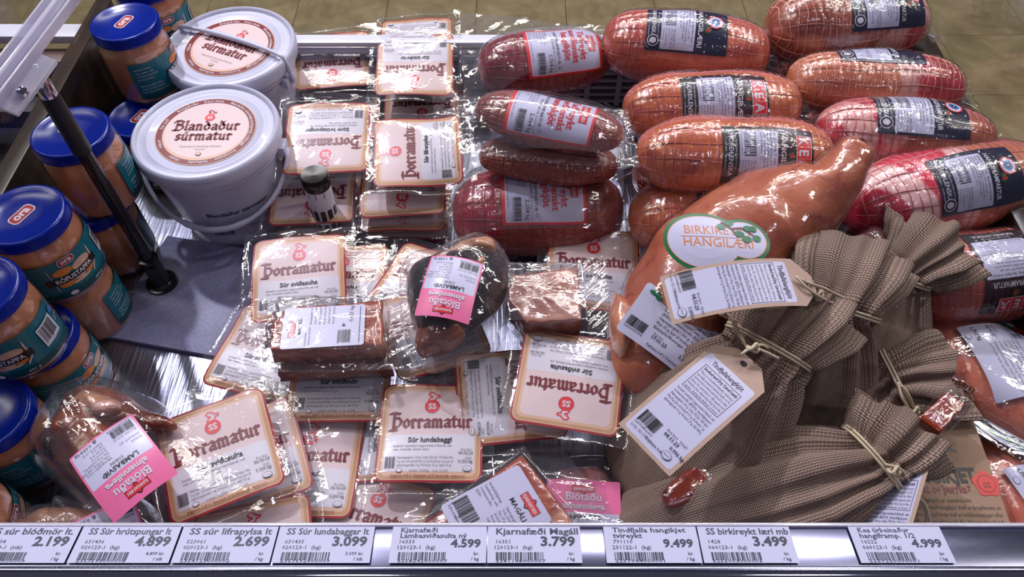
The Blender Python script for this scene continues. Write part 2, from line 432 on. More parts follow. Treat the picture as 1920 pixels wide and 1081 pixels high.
def steel_mat(name, rgb=(150, 150, 168), rough=.3, sc=(6, 300, 6), scr=True):
    m, n, l, b = nodes(name); v = mapping(n, l, sc)
    a = noise(n, l, v, 1, 3)
    l.new(mixc(n, l, a, tuple(x * .82 for x in lin(rgb)), lin(rgb)), b.inputs['Base Color'])
    b.inputs['Metallic'].default_value = 1; 
    l.new(math_(n, l, 'ADD', math_(n, l, 'MULTIPLY', a, .12), rough - .06), b.inputs['Roughness'])
    if scr:
        v2 = mapping(n, l, (220, 14, 10), rot=(0, 0, .35)); s2 = noise(n, l, v2, 1, 2, .3)
        v3 = mapping(n, l, (180, 12, 10), rot=(0, 0, -.25)); s3 = noise(n, l, v3, 1, 2, .3)
        bump(n, l, b, math_(n, l, 'ADD', math_(n, l, 'POWER', s2, 4), math_(n, l, 'POWER', s3, 4)), .5, .002)
    return m
STEEL = steel_mat('brushed_steel', (176, 178, 200), .30)
RAILM = steel_mat('rail_aluminium', (146, 146, 172), .19, (3, 3, 900), False)
CHROME = flat('polished_chrome', (200, 200, 215), .08, 1, var=.03)
def dark_wood():
    m, n, l, b = nodes('dark_brown_panel'); v = mapping(n, l, (2, 12, 60)); a = noise(n, l, v, 1, 4, .5)
    l.new(ramp(n, l, a, [(.3, lin((36, 27, 22))), (.7, lin((62, 48, 38)))]), b.inputs['Base Color']); b.inputs['Roughness'].default_value = .3; return m
DWOOD = dark_wood()
WHITEM = flat('white_enamel', (206, 206, 220), .3); DARKM = flat('dark_cavity', (22, 20, 26), .6); BEIGE = flat('beige_deck_plate', (128, 122, 98), .4, var=.12, scale=8)
XL, XR, YB, YF = -.557, .545, .905, .165
counter = empty('display_counter', (0, .55, 0), 'chilled display counter with scratched steel deck, dark end panel and white slotted back wall', 'counter')
off = Vector((0, -.55, 0))
def cbox(name, x0, x1, y0, y1, z0, z1, m, bev=0.0, par=None, **k):
    par = par or counter
    o = box(name, Vector(((x0 + x1) / 2, (y0 + y1) / 2, (z0 + z1) / 2)) - par.location, (x1 - x0, y1 - y0, z1 - z0), m, par, bev, **k); return o
cbox('deck', XL, XR, YF - .04, YB, -.012, 0, STEEL)
cbox('cabinet_body', XL, XR, YF - .03, YB + .018, -.70, -.012, DARKM)
cbox('end_panel', XL - .022, XL, YF - .05, YB + .05, -.05, .146, DWOOD, .002)
cbox('end_panel', XR, XR + .022, YF - .05, YB + .05, -.05, .135, DWOOD, .002)
cbox('back_plate', XL, XR, YB + .012, YB + .018, -.012, .09, flat('grey_back_plate', (120, 118, 130), .4))
cbox('back_rail', XL, XR, YB - .002, YB + .018, .104, .112, WHITEM, .003)
cbox('back_rail', XL, XR, YB + .002, YB + .010, .090, .096, WHITEM, .001)
for k in range(7): cbox('louvre', XL, XR, YB + .002, YB + .010, .004 + k * .0125, .009 + k * .0125, flat('grey_louvre', (150, 148, 164), .4), .001)
for k in range(24): cbox('louvre_strut', XL + .02 + k * .046, XL + .028 + k * .046, YB, YB + .006, 0, .09, flat('grey_louvre', (150, 148, 164), .4), .001)
gp = cbox('glass_pane', XL - .014, XL - .008, YF - .03, YB + .03, .146, .62, GLASS)
gp = cbox('glass_pane', XR + .008, XR + .014, YF - .03, YB + .03, .135, .62, GLASS)
# neighbouring counter seen through the left glass
nb = empty('neighbour_counter', (-1.1, .55, 0), 'empty neighbouring counter with beige deck seen through the left glass', 'counter')
cbox('deck', -1.7, XL - .024, .1, .78, -.012, 0, BEIGE, par=nb)
cbox('cabinet_body', -1.7, XL - .024, .1, .9, -.7, -.012, DARKM, par=nb)
cbox('back_rail', -1.7, XL - .024, .90, .93, .112, .124, WHITEM, .002, par=nb)
cbox('back_rail', -1.7, XL - .024, .87, .90, .07, .105, flat('brown_rail', (92, 66, 62), .4), .002, par=nb)
cbox('back_rail', -1.7, XL - .024, .82, .86, .03, .06, DARKM, .002, par=nb)
for y0, w in ((.60, .012), (.565, .022), (.70, .012), (.46, .02)):
    cbox('divider_bar', -1.7, XL - .024, y0, y0 + w, 0, .008, flat('bar_brown', (84, 70, 56), .4), .001, par=nb)
for k in range(5): cbox('air_slot', -.82 - k * .09, -.76 - k * .09, .755, .775, 0, .004, DARKM, .001, par=nb)

# front: inner wall, price rail with clear cover and polished lip
cbox('front_panel', XL, XR, YF - .045, YF + .0, 0, .19, STEEL)
rt = P(960, 985, .212); 
rail_a = Vector((0, rt.y, .212)); rail_b = rail_a + Vector((0, -.0305, .0068))
rd = (rail_b - rail_a).normalized(); rn = Vector((0, rd.z, -rd.y)); 
if rn.z < 0: rn = -rn
def rail_quad(name, s0, s1, d0, d1, m, x0=-.578, x1=.566, par=counter, bev=.0006):
    c = rail_a + rd * (s0 + s1) / 2 + rn * (d0 + d1) / 2
    o = box(name, Vector((( x0 + x1) / 2, c.y, c.z)) - par.location, (x1 - x0, s1 - s0, d1 - d0), m, par, bev)
    o.rotation_euler = (math.atan2(-rd.z, -rd.y), 0, 0); return o
rail_quad('price_rail', -.001, .0345, -.006, -.001, RAILM)
rail_quad('rail_cover_edge', -.0016, .0008, -.001, .0016, ACRYL, bev=.0004)
rail_quad('rail_ledge', .0318, .0352, -.001, .0018, RAILM, bev=.0008)
lip = []
ang0 = math.atan2(rd.z, rd.y)
V = []; nx = 2
for k in range(9):
    t = k / 8; yy = rail_b.y - .004 - .012 * t; zz = rail_b.z + .0015 - .012 * t * t
    for x in (-.578, .566): V.append((x, yy - .55, zz))
mesh('polished_lip', V, grid_faces(9, 2), CHROME, counter)
cbox('front_fascia', -.578, .566, YF - .08, YF - .045, -.70, .19, WHITEM)

# ------------------------------------------------------------------ price labels
def price_label(x0, x1, title, num, code, price, unit, bc, label, title2=None, unit0=None, seed=3, sk=0.0, tear=0):
    """x0,x1: left/right pixel of the top edge"""
    X0 = P(x0, 990, .213).x; X1 = P(x1, 990, .213).x; w = X1 - X0; h = .0290
    e = empty('price_label', (X0 + w / 2, rail_a.y, .2125), label, 'price label', 'printed price labels in the front rail')
    A = Art(); u = .0675
    A.rect(0, -h, w, 0, PAPER, .0005)
    l0 = w - u if x0 < 0 else 0
    if title2:
        A.text(title, l0 + .006, -.0056, .0054, INK, bold=.025, width=.0026 * len(title)); A.text(title2, l0 + .006, -.0100, .0054, INK, bold=.025, width=.0026 * len(title2))
    else:
        A.text(title, l0 + u * .5 + .001, -.0072, .0070, INK, 'C', bold=.025, res=2, width=min(u * .86, .0034 * len(title)))
    A.text(num, l0 + .006, -.0142, .0040, INK, sx=1.15, bold=.01); A.text(code, l0 + .005, -.0186, .0040, INK, sx=1.15, bold=.01)
    A.text(price, w - .004, -.0170 if title2 else -.0160, .0085 if title2 else .0100, INK, 'R', bold=.035, sx=1.1, res=2)
    if unit0: A.text(unit0, w - .005, -.0232, .0036, INK, 'R', bold=.01)
    A.text(unit[0] if not unit0 else '', w - .005, -.0232, .0036, INK, 'R', bold=.01); A.text(unit[1], w - .005, -.0272, .0036, INK, 'R', bold=.01)
    A.barcode(l0 + .006, -.0268, .034, .0058, INK, bc, .0030, seed)
    f = lambda x, y, d: np.stack([x - w / 2, rd.y * -y + rn.y * d, rd.z * -y + rn.z * d], 1)
    A.build('printed_card', e, f, .0002, .00004)
PLL = ['price label reading 2.199, cut by the left edge of the photo', 'price label for sour ram testicles reading 4.899', 'price label for liver sausage reading 2.699 with a lamp glare', 'price label for puffin bag rolls reading 3.099, left of a bare stretch of rail',
       'price label with two line heading reading 4.599, right of the first bare stretch', 'price label for smoked belly reading 3.799', 'price label with two line heading reading 9.499 under the sacks', 'price label for birch smoked leg reading 3.499', 'rightmost price label, for boned shoulder roast, in lamp glare']
PL = [(-60, 152, 'SS súr blóðmör lt.', '631434', '020123-1  (stk)', '2.199', ('kr.', '/ kg'), '2357562000009', None, None),
      (156, 340, 'SS Súr hrútspungar lt', '631436', '020123-1  (kg)', '4.899', ('kr.', '/ stk'), '2357593000008', None, '4.899 kr.'),
      (344, 522, 'SS súr lifrapylsa lt', '523061', '020123-1  (kg)', '2.699', ('kr.', '/ kg'), '2354123000002', None, None),
      (525, 703, 'SS Súr lundabaggar lt', '631435', '020123-1  (kg)', '3.099', ('kr.', '/ stk'), '2357592000009', None, '3.099 kr.'),
      (737, 913, 'Kjarnafæði', '16333', '120123-1  (kg)', '4.599', ('kr.', '/ kg'), '2258242000007', 'Lambasviðasulta ný', None),
      (915, 1087, 'Kjarnafæði Magáll', '16351', '120123-1  (kg)', '3.799', ('kr.', '/ kg'), '2381148000007', None, None),
      (1131, 1304, 'Tindfjalla hangikjet', '791110', '231122-1  (kg)', '9.499', ('kr.', '/ kg'), '2257944000001', 'tvireykt', None),
      (1307, 1479, 'SS birkireykt læri mb', '1428', '060123-1  (kg)', '3.499', ('kr.', '/ kg'), '2256003000006', None, None),
      (1590, 1762, 'Kea úrbeinaður', '16222', '060123-1  (kg)', '4.999', ('kr.', '/ kg'), '2269220000001', 'hangiframp. 1/2', None)]
for k, (a, b, t, nu, co, pr, un, bc, t2, u0) in enumerate(PL):
    price_label(a, b, t, nu, co, pr, un, bc, PLL[k], t2, u0, seed=k + 20)

# ------------------------------------------------------------------ sign stand
BLK = flat('black_powder_coat', (24, 22, 28), .45, var=.15, scale=200); BLKG = flat('black_gloss_metal', (14, 12, 16), .22)
def plate_mat():
    m, n, l, b = nodes('base_plate_sheen'); v = mapping(n, l); a = noise(n, l, v, 260, 2); s = noise(n, l, v, 30, 4)
    l.new(mixc(n, l, a, lin((104, 102, 134)), lin((146, 144, 180))), b.inputs['Base Color']); b.inputs['Roughness'].default_value = .42; b.inputs['Specular IOR Level'].default_value = .35  # lamp sheen on the black plate put into a lifted lavender base colour
    bump(n, l, b, a, .15, .001); return m
pb = P(305, 530, .006)
st = empty('sign_stand', (pb.x, pb.y, 0), 'black sign stand with square base plate and clear plastic holder, left of the buckets', 'sign stand')
bp_ = box('base_plate', (.046, -.016, .003), (.158, .158, .006), plate_mat(), st, .0012); bp_.rotation_euler = (0, 0, -.2)
lathe('collar', [(.019, .006), (.019, .009), (.012, .010), (.0105, .012), (.0105, .050), (.0115, .051), (.0115, .054), (.009, .055)], BLKG, st, 32)
lathe('pole', [(.0072, .05), (.0072, .23)], BLKG, st, 32)
lathe('grip_sleeve', [(.0078, .222), (.0092, .224), (.0094, .245), (.0088, .290), (.0080, .292)], BLK, st, 32)
lathe('chrome_tip', [(.0078, .291), (.0078, .324), (.006, .326)], CHROME, st, 32)
# clear holder: channel bar running up and to the right, with hinge bracket
ca, cb_ = P(-60, 232, .335) - st.location, P(150, -45, .375) - st.location
dv = (cb_ - ca); L = dv.length; xa = dv.normalized(); za = Vector((.1, -.5, .85)); ya = za.cross(xa).normalized(); za = xa.cross(ya).normalized()
R3 = Matrix((xa, ya, za)).transposed()
def hbox(name, s, off_, m, par, bev=.001):
    o = box(name, (0, 0, 0), s, m, par, bev); o.matrix_local = Matrix.Translation((ca + cb_) / 2 + R3 @ Vector(off_)) @ R3.to_4x4(); return o
hbox('holder_channel', (L, .0022, .012), (0, .009, 0), ACRYL, st); hbox('holder_channel', (L, .0022, .012), (0, -.009, 0), ACRYL, st)
hbox('holder_channel', (L, .018, .0022), (0, 0, -.005), ACRYL, st); hbox('holder_channel', (L, .004, .009), (0, .001, .001), ACRYL, st)
br = hbox('hinge_bracket', (.060, .022, .005), (-.028, -.013, -.008), ACRYL, st, .002)
hbox('hinge_screw', (.008, .008, .010), (-.038, -.018, -.005), CHROME, st, .002)

# ------------------------------------------------------------------ jars
def puree_mat():
    m, n, l, b = nodes('turnip_puree'); v = mapping(n, l, (1, 1, 1)); a = noise(n, l, v, 26, 5, .4); z = noise(n, l, v, 160, 2)
    l.new(mixc(n, l, math_(n, l, 'MULTIPLY', z, .3), ramp(n, l, a, [(.3, lin((172, 106, 74))), (.7, lin((200, 134, 98)))]), lin((150, 90, 60))), b.inputs['Base Color'])
    b.inputs['Roughness'].default_value = .45; b.inputs['Coat Weight'].default_value = .6; b.inputs['Coat Roughness'].default_value = .08; bump(n, l, b, a, .1); return m
PUREE = puree_mat(); BLUE = flat('blue_lid_lacquer', (0, 28, 128), .22, .0, coat=.0, var=.08, spec=.35)
def ora_logo(s):
    a = Art(); a.rect(-s, -s * .52, s, s * .52, WHITE, s * .35, 10); a.rect(-s * .92, -s * .44, s * .92, s * .44, RED, s * .3, 10)
    a.text('ora', 0, -s * .22, s * .95, WHITE, 'C', bold=.035, res=2); return a
def lump(a, cx, cy, rx, ry, m): return a.ell(cx, cy, rx, ry, m, 12, rings=1)
def jar_label():
    A = Art(); A.rect(-.072, 0, .072, .052, TEAL, 0, 30)
    A.rect(-.072, 0, .072, .009, TEALD, 0, 30)
    for cx in (0,):
        pts = [(cx - .023, .012), (cx + .017, .012), (cx + .024, .02), (cx + .024, .044), (cx, .048), (cx - .023, .044)]
        A.poly(pts, WHITE); q = [(cx + (x - cx) * .94, .030 + (y - .030) * .93) for x, y in pts]; A.poly(q, BRN)
        lump(A, cx - .010, .036, .010, .005, ORG); lump(A, cx + .010, .034, .011, .006, CREAM); lump(A, cx + .002, .018, .014, .004, CREAM)
        lump(A, cx - .012, .020, .008, .005, ORG); lump(A, cx + .014, .022, .006, .005, ORG)
        A.rect(cx - .030, .0215, cx + .027, .0305, BLACK, 0, 10)
        A.text('RÓFUSTAPPA', cx - .001, .0235, .0078, WHITE, 'C', bold=.03, width=.040, res=2)
        A.sub(ora_logo(.0085), cx - .002, .0475)
        A.ell(cx - .012, .0055, .004, .003, WHITE, 10, rings=1); A.text('430 g', cx + .012, .003, .005, WHITE)
    A.para(['Innihald: Rófur,', 'vatn, sykur, salt,', 'rotvarnarefni E202,', 'bindiefni E415', '', 'Næringargildi 100 g', 'Orka 160 kJ / 38 kcal', 'Fita 0,2 g  Kolvetni 8 g'], -.066, .044, .0034, .0048, WHITE)
    A.rect(.038, .016, .060, .042, WHITE, .001, 8); A.barcode(.040, .021, .018, .019, BLACK, '5690519001', .003, 5)
    A.ell(.066, .040, .004, .004, SKY, 10, rings=1); A.para(['Geymist', 'kælt'], .0615, .030, .003, .004, WHITE)
    return A
JL = jar_label(); jar0 = [None]
def jar(x, y, z, rot, label, logo_rot=0.0):
    R = .0425
    if jar0[0] is None:
        e = empty('puree_jar', (x, y, z), label, 'jar', 'jars of mashed turnip by the left end panel')
        lathe('puree', [(.030, .004), (.039, .006), (.0405, .012), (.0408, .060), (.0402, .070), (.037, .079), (.036, .086)], PUREE, e, 40)
        lathe('glass_body', [(.034, .001), (.0405, .003), (.0425, .009), (.0425, .066), (.0418, .074), (.0385, .083), (.0375, .090)], JARGLASS, e, 40, False)
        prof = [(.0375, .0855), (.0410, .0858), (.0414, .088), (.0408, .089), (.0411, .0975), (.0398, .0995), (.0375, .1000), (.0362, .0990), (.0335, .0992), (.0325, .0984), (.012, .0986), (.001, .0986)]
        ld = lathe('lid', prof, BLUE, e, 60)
        A = ora_logo(.0135); A.build('lid_logo', ld, lambda X, Y, d: np.stack([X, Y, np.full_like(X, .0987) + d], 1), .0002)
        mp = lambda X, Y, d: np.stack([(R + d) * np.sin(X / R), -(R + d) * np.cos(X / R), Y + .013], 1)
        JL.build('label', e, mp, .0003)
        jar0[0] = e
    else:
        e = jar0[0].copy(); COL.objects.link(e); e.location = (x, y, z); e['label'] = label
        for ch in jar0[0].children:
            c = ch.copy(); COL.objects.link(c); c.parent = e
            for g in ch.children: d = g.copy(); COL.objects.link(d); d.parent = c
    e.rotation_euler = (0, 0, rot)
    for ch in e.children:
        if ch.name.startswith('lid'): ch.rotation_euler = (0, 0, logo_rot - rot)
    return e
LB, LT = 0.0, .1
jar(-.477, .822, LT, 1.75, 'upper turnip jar beside the rear bucket with its whole lid in view', 1.25)
jar(-.482, .915, LT, .75, 'turnip jar at the very back, cut off by the top edge', 1.1)
jar(-.473, .622, LT, 2.9, 'upper turnip jar behind the sign stand pole', -.5)
jar(-.478, .502, LT, .95, 'upper turnip jar whose label reads RÓFUSTAPPA, left of the black base plate', 1.15)
jar(-.487, .410, LT, .30, 'upper turnip jar cut by the left edge, showing its barcode', 1.1)
jar(-.480, .765, LB, .35, 'lower turnip jar wedged beside the front bucket with part of its lid logo showing', 1.2)
jar(-.480, .855, LB, .8, 'lower turnip jar under the rearmost stack', 1)
jar(-.494, .615, LB, 3.2, 'lower turnip jar under the one behind the sign stand pole', -2.2)
jar(-.494, .518, LB, 2.8, 'lower turnip jar beside the black base plate', 1)
jar(-.490, .428, LB, 1.45, 'lower turnip jar with its RÓFUSTAPPA label facing the steel deck', 1)
jar(-.500, .338, LB, 1.7, 'lower turnip jar beside the brown lamb head with its lid open to view', 1.2)
jar(-.502, .248, LB, 1.8, 'lowest turnip jar in the front left corner beside the price rail', 1)

# ------------------------------------------------------------------ buckets
PLW = flat('white_polypropylene', (194, 194, 216), .38, var=.03, coat=.3)
def bucket(loc, rot, label, tilt=(0, 0), bail='front', sc=1):
    e = empty('food_bucket', loc, label, 'bucket', 'white lidded food buckets'); e.rotation_euler = (tilt[0], tilt[1], rot)
    R = .0845; Hh = .146
    b = lathe('body', [(.060, 0), (.063, .002), (.0655, .02), (.0778, .112), (.0782, .113), (.0792, .116), (.0815, .117), (.0818, .128)], PLW, e, 72)
    lid = lathe('lid', [(.0815, .124), (.0850, .1245), (.0862, .127), (.0862, .139), (.0850, .1425), (.0825, .1440), (.0805, .1430), (.0790, .1395), (.0700, .1392), (.069, .1402), (.067, .1402), (.066, .1394), (.02, .1396), (.001, .1396)], PLW, e, 80)
    A = Art(); A.ell(0, 0, .060, .060, CREAM, 48); A.ell(0, 0, .0590, .0590, DRED, 48); A.ell(0, 0, .0515, .0515, CREAM, 48); A.ell(0, .002, .0500, .0495, PALE, 48)
    for k, w in enumerate(['Kæst skata', 'Blandaður súrmatur', 'Súrir hrútspungar', 'Lundabaggi', 'Þorramatur', 'Sviðasulta', 'Hvalur', 'Hákarl', 'Súr svið', 'Bringukollar']):
        A.text(w, 0, 0, .0056, WHITE, arc=(0, 0, .0532, PI / 2 + .25 - k * 2 * PI / 10), bold=.01, ly=A.ly if k else None)
    ss_mark(A, 0, .0235, .0062)
    blackletter(A, 'Blandaður', -.040, .001, .080, DRED); blackletter(A, 'súrmatur', -.034, -.0165, .068, DRED)
    A.text('Framleiðandi: Sláturfélag Suðurlands', 0, -.029, .0034, GREY, 'C'); A.text('Hvolsvelli', 0, -.034, .0030, GREY, 'C'); A.ell(0, -.041, .0035, .003, GREY, 12, rings=1); A.ell(0, -.041, .0030, .0025, CREAM, 12, rings=1)
    A.build('lid_label', lid, lambda X, Y, d: np.stack([X * .98, Y * .98, np.full_like(X, .1397) + d], 1), .0002)
    B = Art(); B.text('Blandaður súrmatur', .003, .062, .0095, INK, 'C', bold=.02, res=2, width=.078)
    B.para(['Innihald: Lambakjöt, lifur, mör, blóð, rúgmjöl, haframjöl, mysa,', 'hrútspungar, lundabaggar, bringukollar, sviðasulta, salt, krydd'], -.045, .056, .0036, .0050, GREY)
    B.para(['Næringargildi í 100 g: Orka 1121 kJ / 267 kcal', 'Fita 9,1 g  Kolvetni 1,5 g  Prótein 12 g  Salt 0,5 g'], -.045, .044, .0036, .0050, GREY)
    B.barcode(-.040, .026, .027, .009, BLACK, '5690541001805', .003, 9); B.text('Best fyrir:', .008, .034, .0034, BLACK); B.text('06.04.23', .008, .030, .0042, BLACK, bold=.03)
    B.text('Þyngd:', .032, .038, .0034, BLACK); B.text('1,350 kg', .032, .034, .0042, BLACK, bold=.03); B.text('Kælivara 0-4°C', .020, .023, .004, BLACK, bold=.01); B.text('Framleitt af SS Hvolsvelli  www.ss.is', .005, .017, .0036, BLACK)
    B.text('Lota: 05-001', -.04, .016, .0034, GREY)
    def bm_(X, Y, d):
        z = Y + .005; r = .0636 + (z - .01) * .134 + d + .0012; a = X / .073 + .42
        return np.stack([r * np.sin(a), -r * np.cos(a), z], 1)
    B.build('side_print', b, bm_, .0002)
    tb = Art(); tb.rect(-.018, .1305, .018, .1365, flat('tab_white', (190, 190, 212), .4), .001, 8)  # tab in a slightly darker white than the bucket plastic
    tb.build('tamper_tab', lid, lambda X, Y, d: np.stack([(.0863 + d) * np.sin(X / .0863 + .25), -(.0863 + d) * np.cos(X / .0863 + .25), Y], 1), .0003)
    for s in (-1, 1):
        ear = box('ear', (s * .0835, 0, .112), (.010, .020, .014), PLW, e, .002)
    pts = []
    for k in range(25):
        a = PI * k / 24
        if bail == 'front': th = math.radians(-38); rr = .100
        else: th = math.radians(116); rr = .094
        u = -math.cos(a) * .090; v = math.sin(a) * rr
        if bail == 'front': pts.append((u, -v * math.cos(th) * .98, .112 + v * math.sin(th)))
        else: pts.append((u * (1 if abs(u) > .0 else 1), v * .12, .112 + .0335 * min(1, math.sin(a) * 2.6)))
    tube('bail_handle', pts, [.0028 + .0012 * (8 < k < 16) for k in range(25)], PLW, e, 10)
    return e
bucket((-.363, .690, 0), .02, 'front white bucket with red ringed lid label, its handle hanging down', (0, 0), 'front')
bucket((-.370, .858, 0), -.42, 'rear white bucket against the back rail with its handle folded over the lid', (0.03, 0), 'top')

# ------------------------------------------------------------------ white canister
cn = P(598, 360, .09); cb0 = P(614, 425, .02)
e = empty('salt_canister', (cn.x, cn.y - .0, 0), 'white perforated canister with a black cap among the sour meat pouches', 'canister')
WC = flat('white_canister', (208, 208, 222), .35)
lathe('body', [(.0150, 0), (.0158, .003), (.0158, .102)], WC, e, 40); lathe('cap', [(.0162, .102), (.0170, .104), (.0170, .117), (.0150, .120), (.001, .1185)], BLKG, e, 40)
for k in range(-2, 3):
    for zz, hh in ((.054, .018), (.030, .018), (.008, .016)):
        A = Art(); A.rect(-.0030, 0, .0030, hh, BLACK, .0022, 5)
        A.build('slot', e, lambda X, Y, d, k=k, zz=zz: np.stack([(.0158 + d) * np.sin((X + k * .0088 + .003) / .0158), -(.0158 + d) * np.cos((X + k * .0088 + .003) / .0158), Y + zz], 1), .0003)
A = Art()
for k in (-2, 0, 2): A.rect(-.0004 + k * .005, .092, .0004 + k * .005, .101, BLACK, 0, 3)
A.build('scale_mark', e, lambda X, Y, d: np.stack([(.0158 + d) * np.sin(X / .0158), -(.0158 + d) * np.cos(X / .0158), Y], 1), .0003)

# ------------------------------------------------------------------ flat sour meat pouches
NUT = ['Innihald: Lambakjöt (upprunaland Ísland), salt,', 'vatn, matarlím, krydd, mysa.']
def pouch_art(prod, kg, date, seed):
    A = Art(); w, h = .105, .108; x0, y0 = -w / 2, -h / 2
    r = .010
    A.rect(x0, y0, -x0, -y0, RED, r, 34); q = .0022; A.rect(x0 + q, y0 + q, -x0 - q, -y0 - q, CREAM, r - q, 34)
    q = .0032; A.rect(x0 + q, y0 + q, -x0 - q, -y0 - q, TAN, r - q, 34)
    q = .0062; A.rect(x0 + q, y0 + q, -x0 - q, -y0 - q, CREAM, r * .6, 34); q = .0090; A.rect(x0 + q, y0 + q + .004, -x0 - q, -y0 - q, PALE, r * .6, 34)
    A.rect(x0 + .008, y0 + .0105, -x0 - .008, y0 + .050, WHITE, .003, 32)
    ss_mark(A, 0, .0275, .0078)
    blackletter(A, 'Þorramatur', -.041, .0035, .083, DRED, .30)
    A.text(prod, 0, -.0125, .0076, BLACK, 'C', bold=.025, res=2)
    A.para(NUT, -.036, -.0175, .0032, .0038, GREY)
    A.barcode(-.043, -.040, .010, .012, BLACK, None, None, seed)
    A.para(['Næringargildi í 100 g: Orka 406 kJ / 97 kkal. Fita', '5 g, þar af mettuð fita 2,2 g. Kolvetni 0 g, þar af', 'sykurtegundir 0 g. Prótein 12 g. Salt 0,9 g.'], -.031, -.0300, .0032, .0040, GREY, mw=.055)
    A.ell(-.028, -.0425, .003, .0022, GREY, 12, rings=1); A.ell(-.028, -.0425, .0025, .0017, WHITE, 12, rings=1); A.text('Lotunr: 0,009kg    Lota: 01-250', -.018, -.0435, .0030, GREY)
    A.text('Best fyrir', .042, -.0215, .0028, BLACK, 'R'); A.text(date, .043, -.0255, .0042, BLACK, 'R', bold=.01); A.text('Þyngd', .042, -.0300, .0026, BLACK, 'R'); A.text(kg, .043, -.0342, .0042, BLACK, 'R', bold=.01)
    A.ell(.038, -.0405, .0045, .0028, GREY, 14, rings=1); A.ell(.038, -.0405, .0040, .0023, WHITE, 14, rings=1); A.text('A002', .038, -.0415, .0024, GREY, 'C')
    A.text('Kælivara 0-4°C  Framleitt af SS Hvolsvelli  www.ss.is', 0, -.0492, .0034, DRED, 'C', bold=.015)
    return A
MPALE = meat('pale_brawn', (196, 146, 142), (222, 186, 178), bs=.35, dark=(150, 92, 96)); MBEIGE = meat('beige_brawn', (186, 158, 128), (214, 192, 160), bs=.35, dark=(120, 86, 70))
MPINK = meat('pink_brawn', (180, 108, 110), (210, 150, 146), bs=.35, dark=(130, 60, 66)); MDARK = meat('dark_blood_pudding', (34, 18, 24), (58, 34, 38), bs=.3)
arts = {}
def orient(c, up, z, pitch=0, roll=0):
    """centre pixel and a pixel towards which the label's top points, on plane z -> rotation matrix"""
    a = P(c[0], c[1], z); b = P(up[0], up[1], z); y = (b - a); y.z = 0; y.normalize(); x = y.cross(Vector((0, 0, 1))).normalized()
    R = Matrix((x, y, Vector((0, 0, 1)))).transposed()
    return a, R @ Euler((math.radians(pitch), math.radians(roll), 0)).to_matrix()
def wpitch(R, deg):      # lean the pack towards the camera about the world x axis
    return Matrix.Rotation(math.radians(deg), 3, 'X') @ R
def pouch(c, up, z, prod, label, kg='0,140 kg', date='06.02.23', mt=None, lean=0, roll=0, wav=.0025, seed=0, thick=.017, sc=1.0, group='sour meat pouches', fw=.064, ft=.064, fb=-.070, bend=0.0):
    a, R = orient(c, up, z); R = wpitch(R, lean) @ Matrix.Rotation(math.radians(roll), 3, 'Y')
    e = empty('meat_pouch', a, label, 'meat pouch', group, mat=R); e.scale = (sc, sc, sc)
    def hgt(X, Y):
        X = np.asarray(X, float); Y = np.asarray(Y, float)
        u = np.clip(np.abs(X) / .056, 0, 1); v = np.clip(np.abs(Y) / .058, 0, 1)
        bmp = np.sqrt(np.clip(1 - u ** 4, 0, 1)) * np.sqrt(np.clip(1 - v ** 4, 0, 1))
        edge = np.clip((np.maximum(np.abs(X) / .054, np.abs(Y) / .056)), 0, 1.3) ** 3
        return .0035 * bmp + 1.45 * wav * sn(X * 22, Y * 22, seed + 11, .8) * (.35 + edge) + bend * (X ** 2 + 0 * Y) * 8
    # filling
    nu, nv = 7, 40; V = []; Fs = []
    for sgn in (1, -1):
        for i in range(nu + 1):
            t = i / nu
            for j in range(nv):
                th = 2 * PI * j / nv; cx, sy = math.cos(th), math.sin(th)
                rr = (abs(cx) ** 4 + abs(sy) ** 4) ** (-.25) * t * (1 + .03 * math.sin(3 * th + seed) + .02 * math.sin(7 * th + seed * 2)) * .93
                X, Y = .052 * rr * cx, .054 * rr * sy
                if sgn > 0: zz = float(hgt(X, Y)) - .0012 - .004 * t ** 6
                else: zz = float(hgt(X, Y)) - .0012 - thick * (1 - t ** 5) ** .5 - .004 * t ** 6
                V.append((X, Y, zz))
    k = (nu + 1) * nv; g = grid_faces(nu + 1, nv, True); Fs = g + [tuple(i + k for i in f[::-1]) for f in g]
    mesh('filling', V, Fs, mt or MPALE, e)
    key = (prod, kg)
    if key not in arts: arts[key] = pouch_art(prod, kg, date, len(arts) + 3)
    arts[key].build('label', e, lambda X, Y, d: np.stack([X, Y, hgt(X, Y) + d], 1), .0003)
    # film: top sheet and formed lower sheet
    n = 34; xs = np.linspace(-fw, fw, n); ys = np.linspace(fb, ft, n); XX, YY = np.meshgrid(xs, ys, indexing='ij')
    wob = .0012 * sn(XX * 60, YY * 60, seed + 5, 1)
    ZZ = hgt(XX, YY) + .0016; V = np.stack([XX + wob, YY + .001 * np.sin(XX * 90 + seed), ZZ], -1).reshape(-1, 3)
    mesh('top_film', V, grid_faces(n, n), FILM, e)
    u = np.clip(np.abs(XX) / .058, 0, 1); v = np.clip(np.abs(YY) / .060, 0, 1); dn = (thick + .002) * np.sqrt(np.clip(1 - u ** 7, 0, 1) * np.clip(1 - v ** 7, 0, 1))
    V = np.stack([XX + wob, YY, ZZ - .0008 - dn], -1).reshape(-1, 3)
    mesh('formed_film', V, grid_faces(n, n), FILM, e)
    return e
SV, HR, BM, LP, LBG = 'Súr sviðasulta', 'Súrir hrútspungar', 'Súr blóðmör', 'Súr lifrarpylsa', 'Súr lundabaggi'
g1 = 'pouches in the rear stack beside the buckets'; g2 = 'pouches in the second rear stack'; g3 = 'pouches in the stack behind the canister'; g4 = 'pouches in the stack behind the black lamb head'; g5 = 'pouches scattered over the front of the deck'
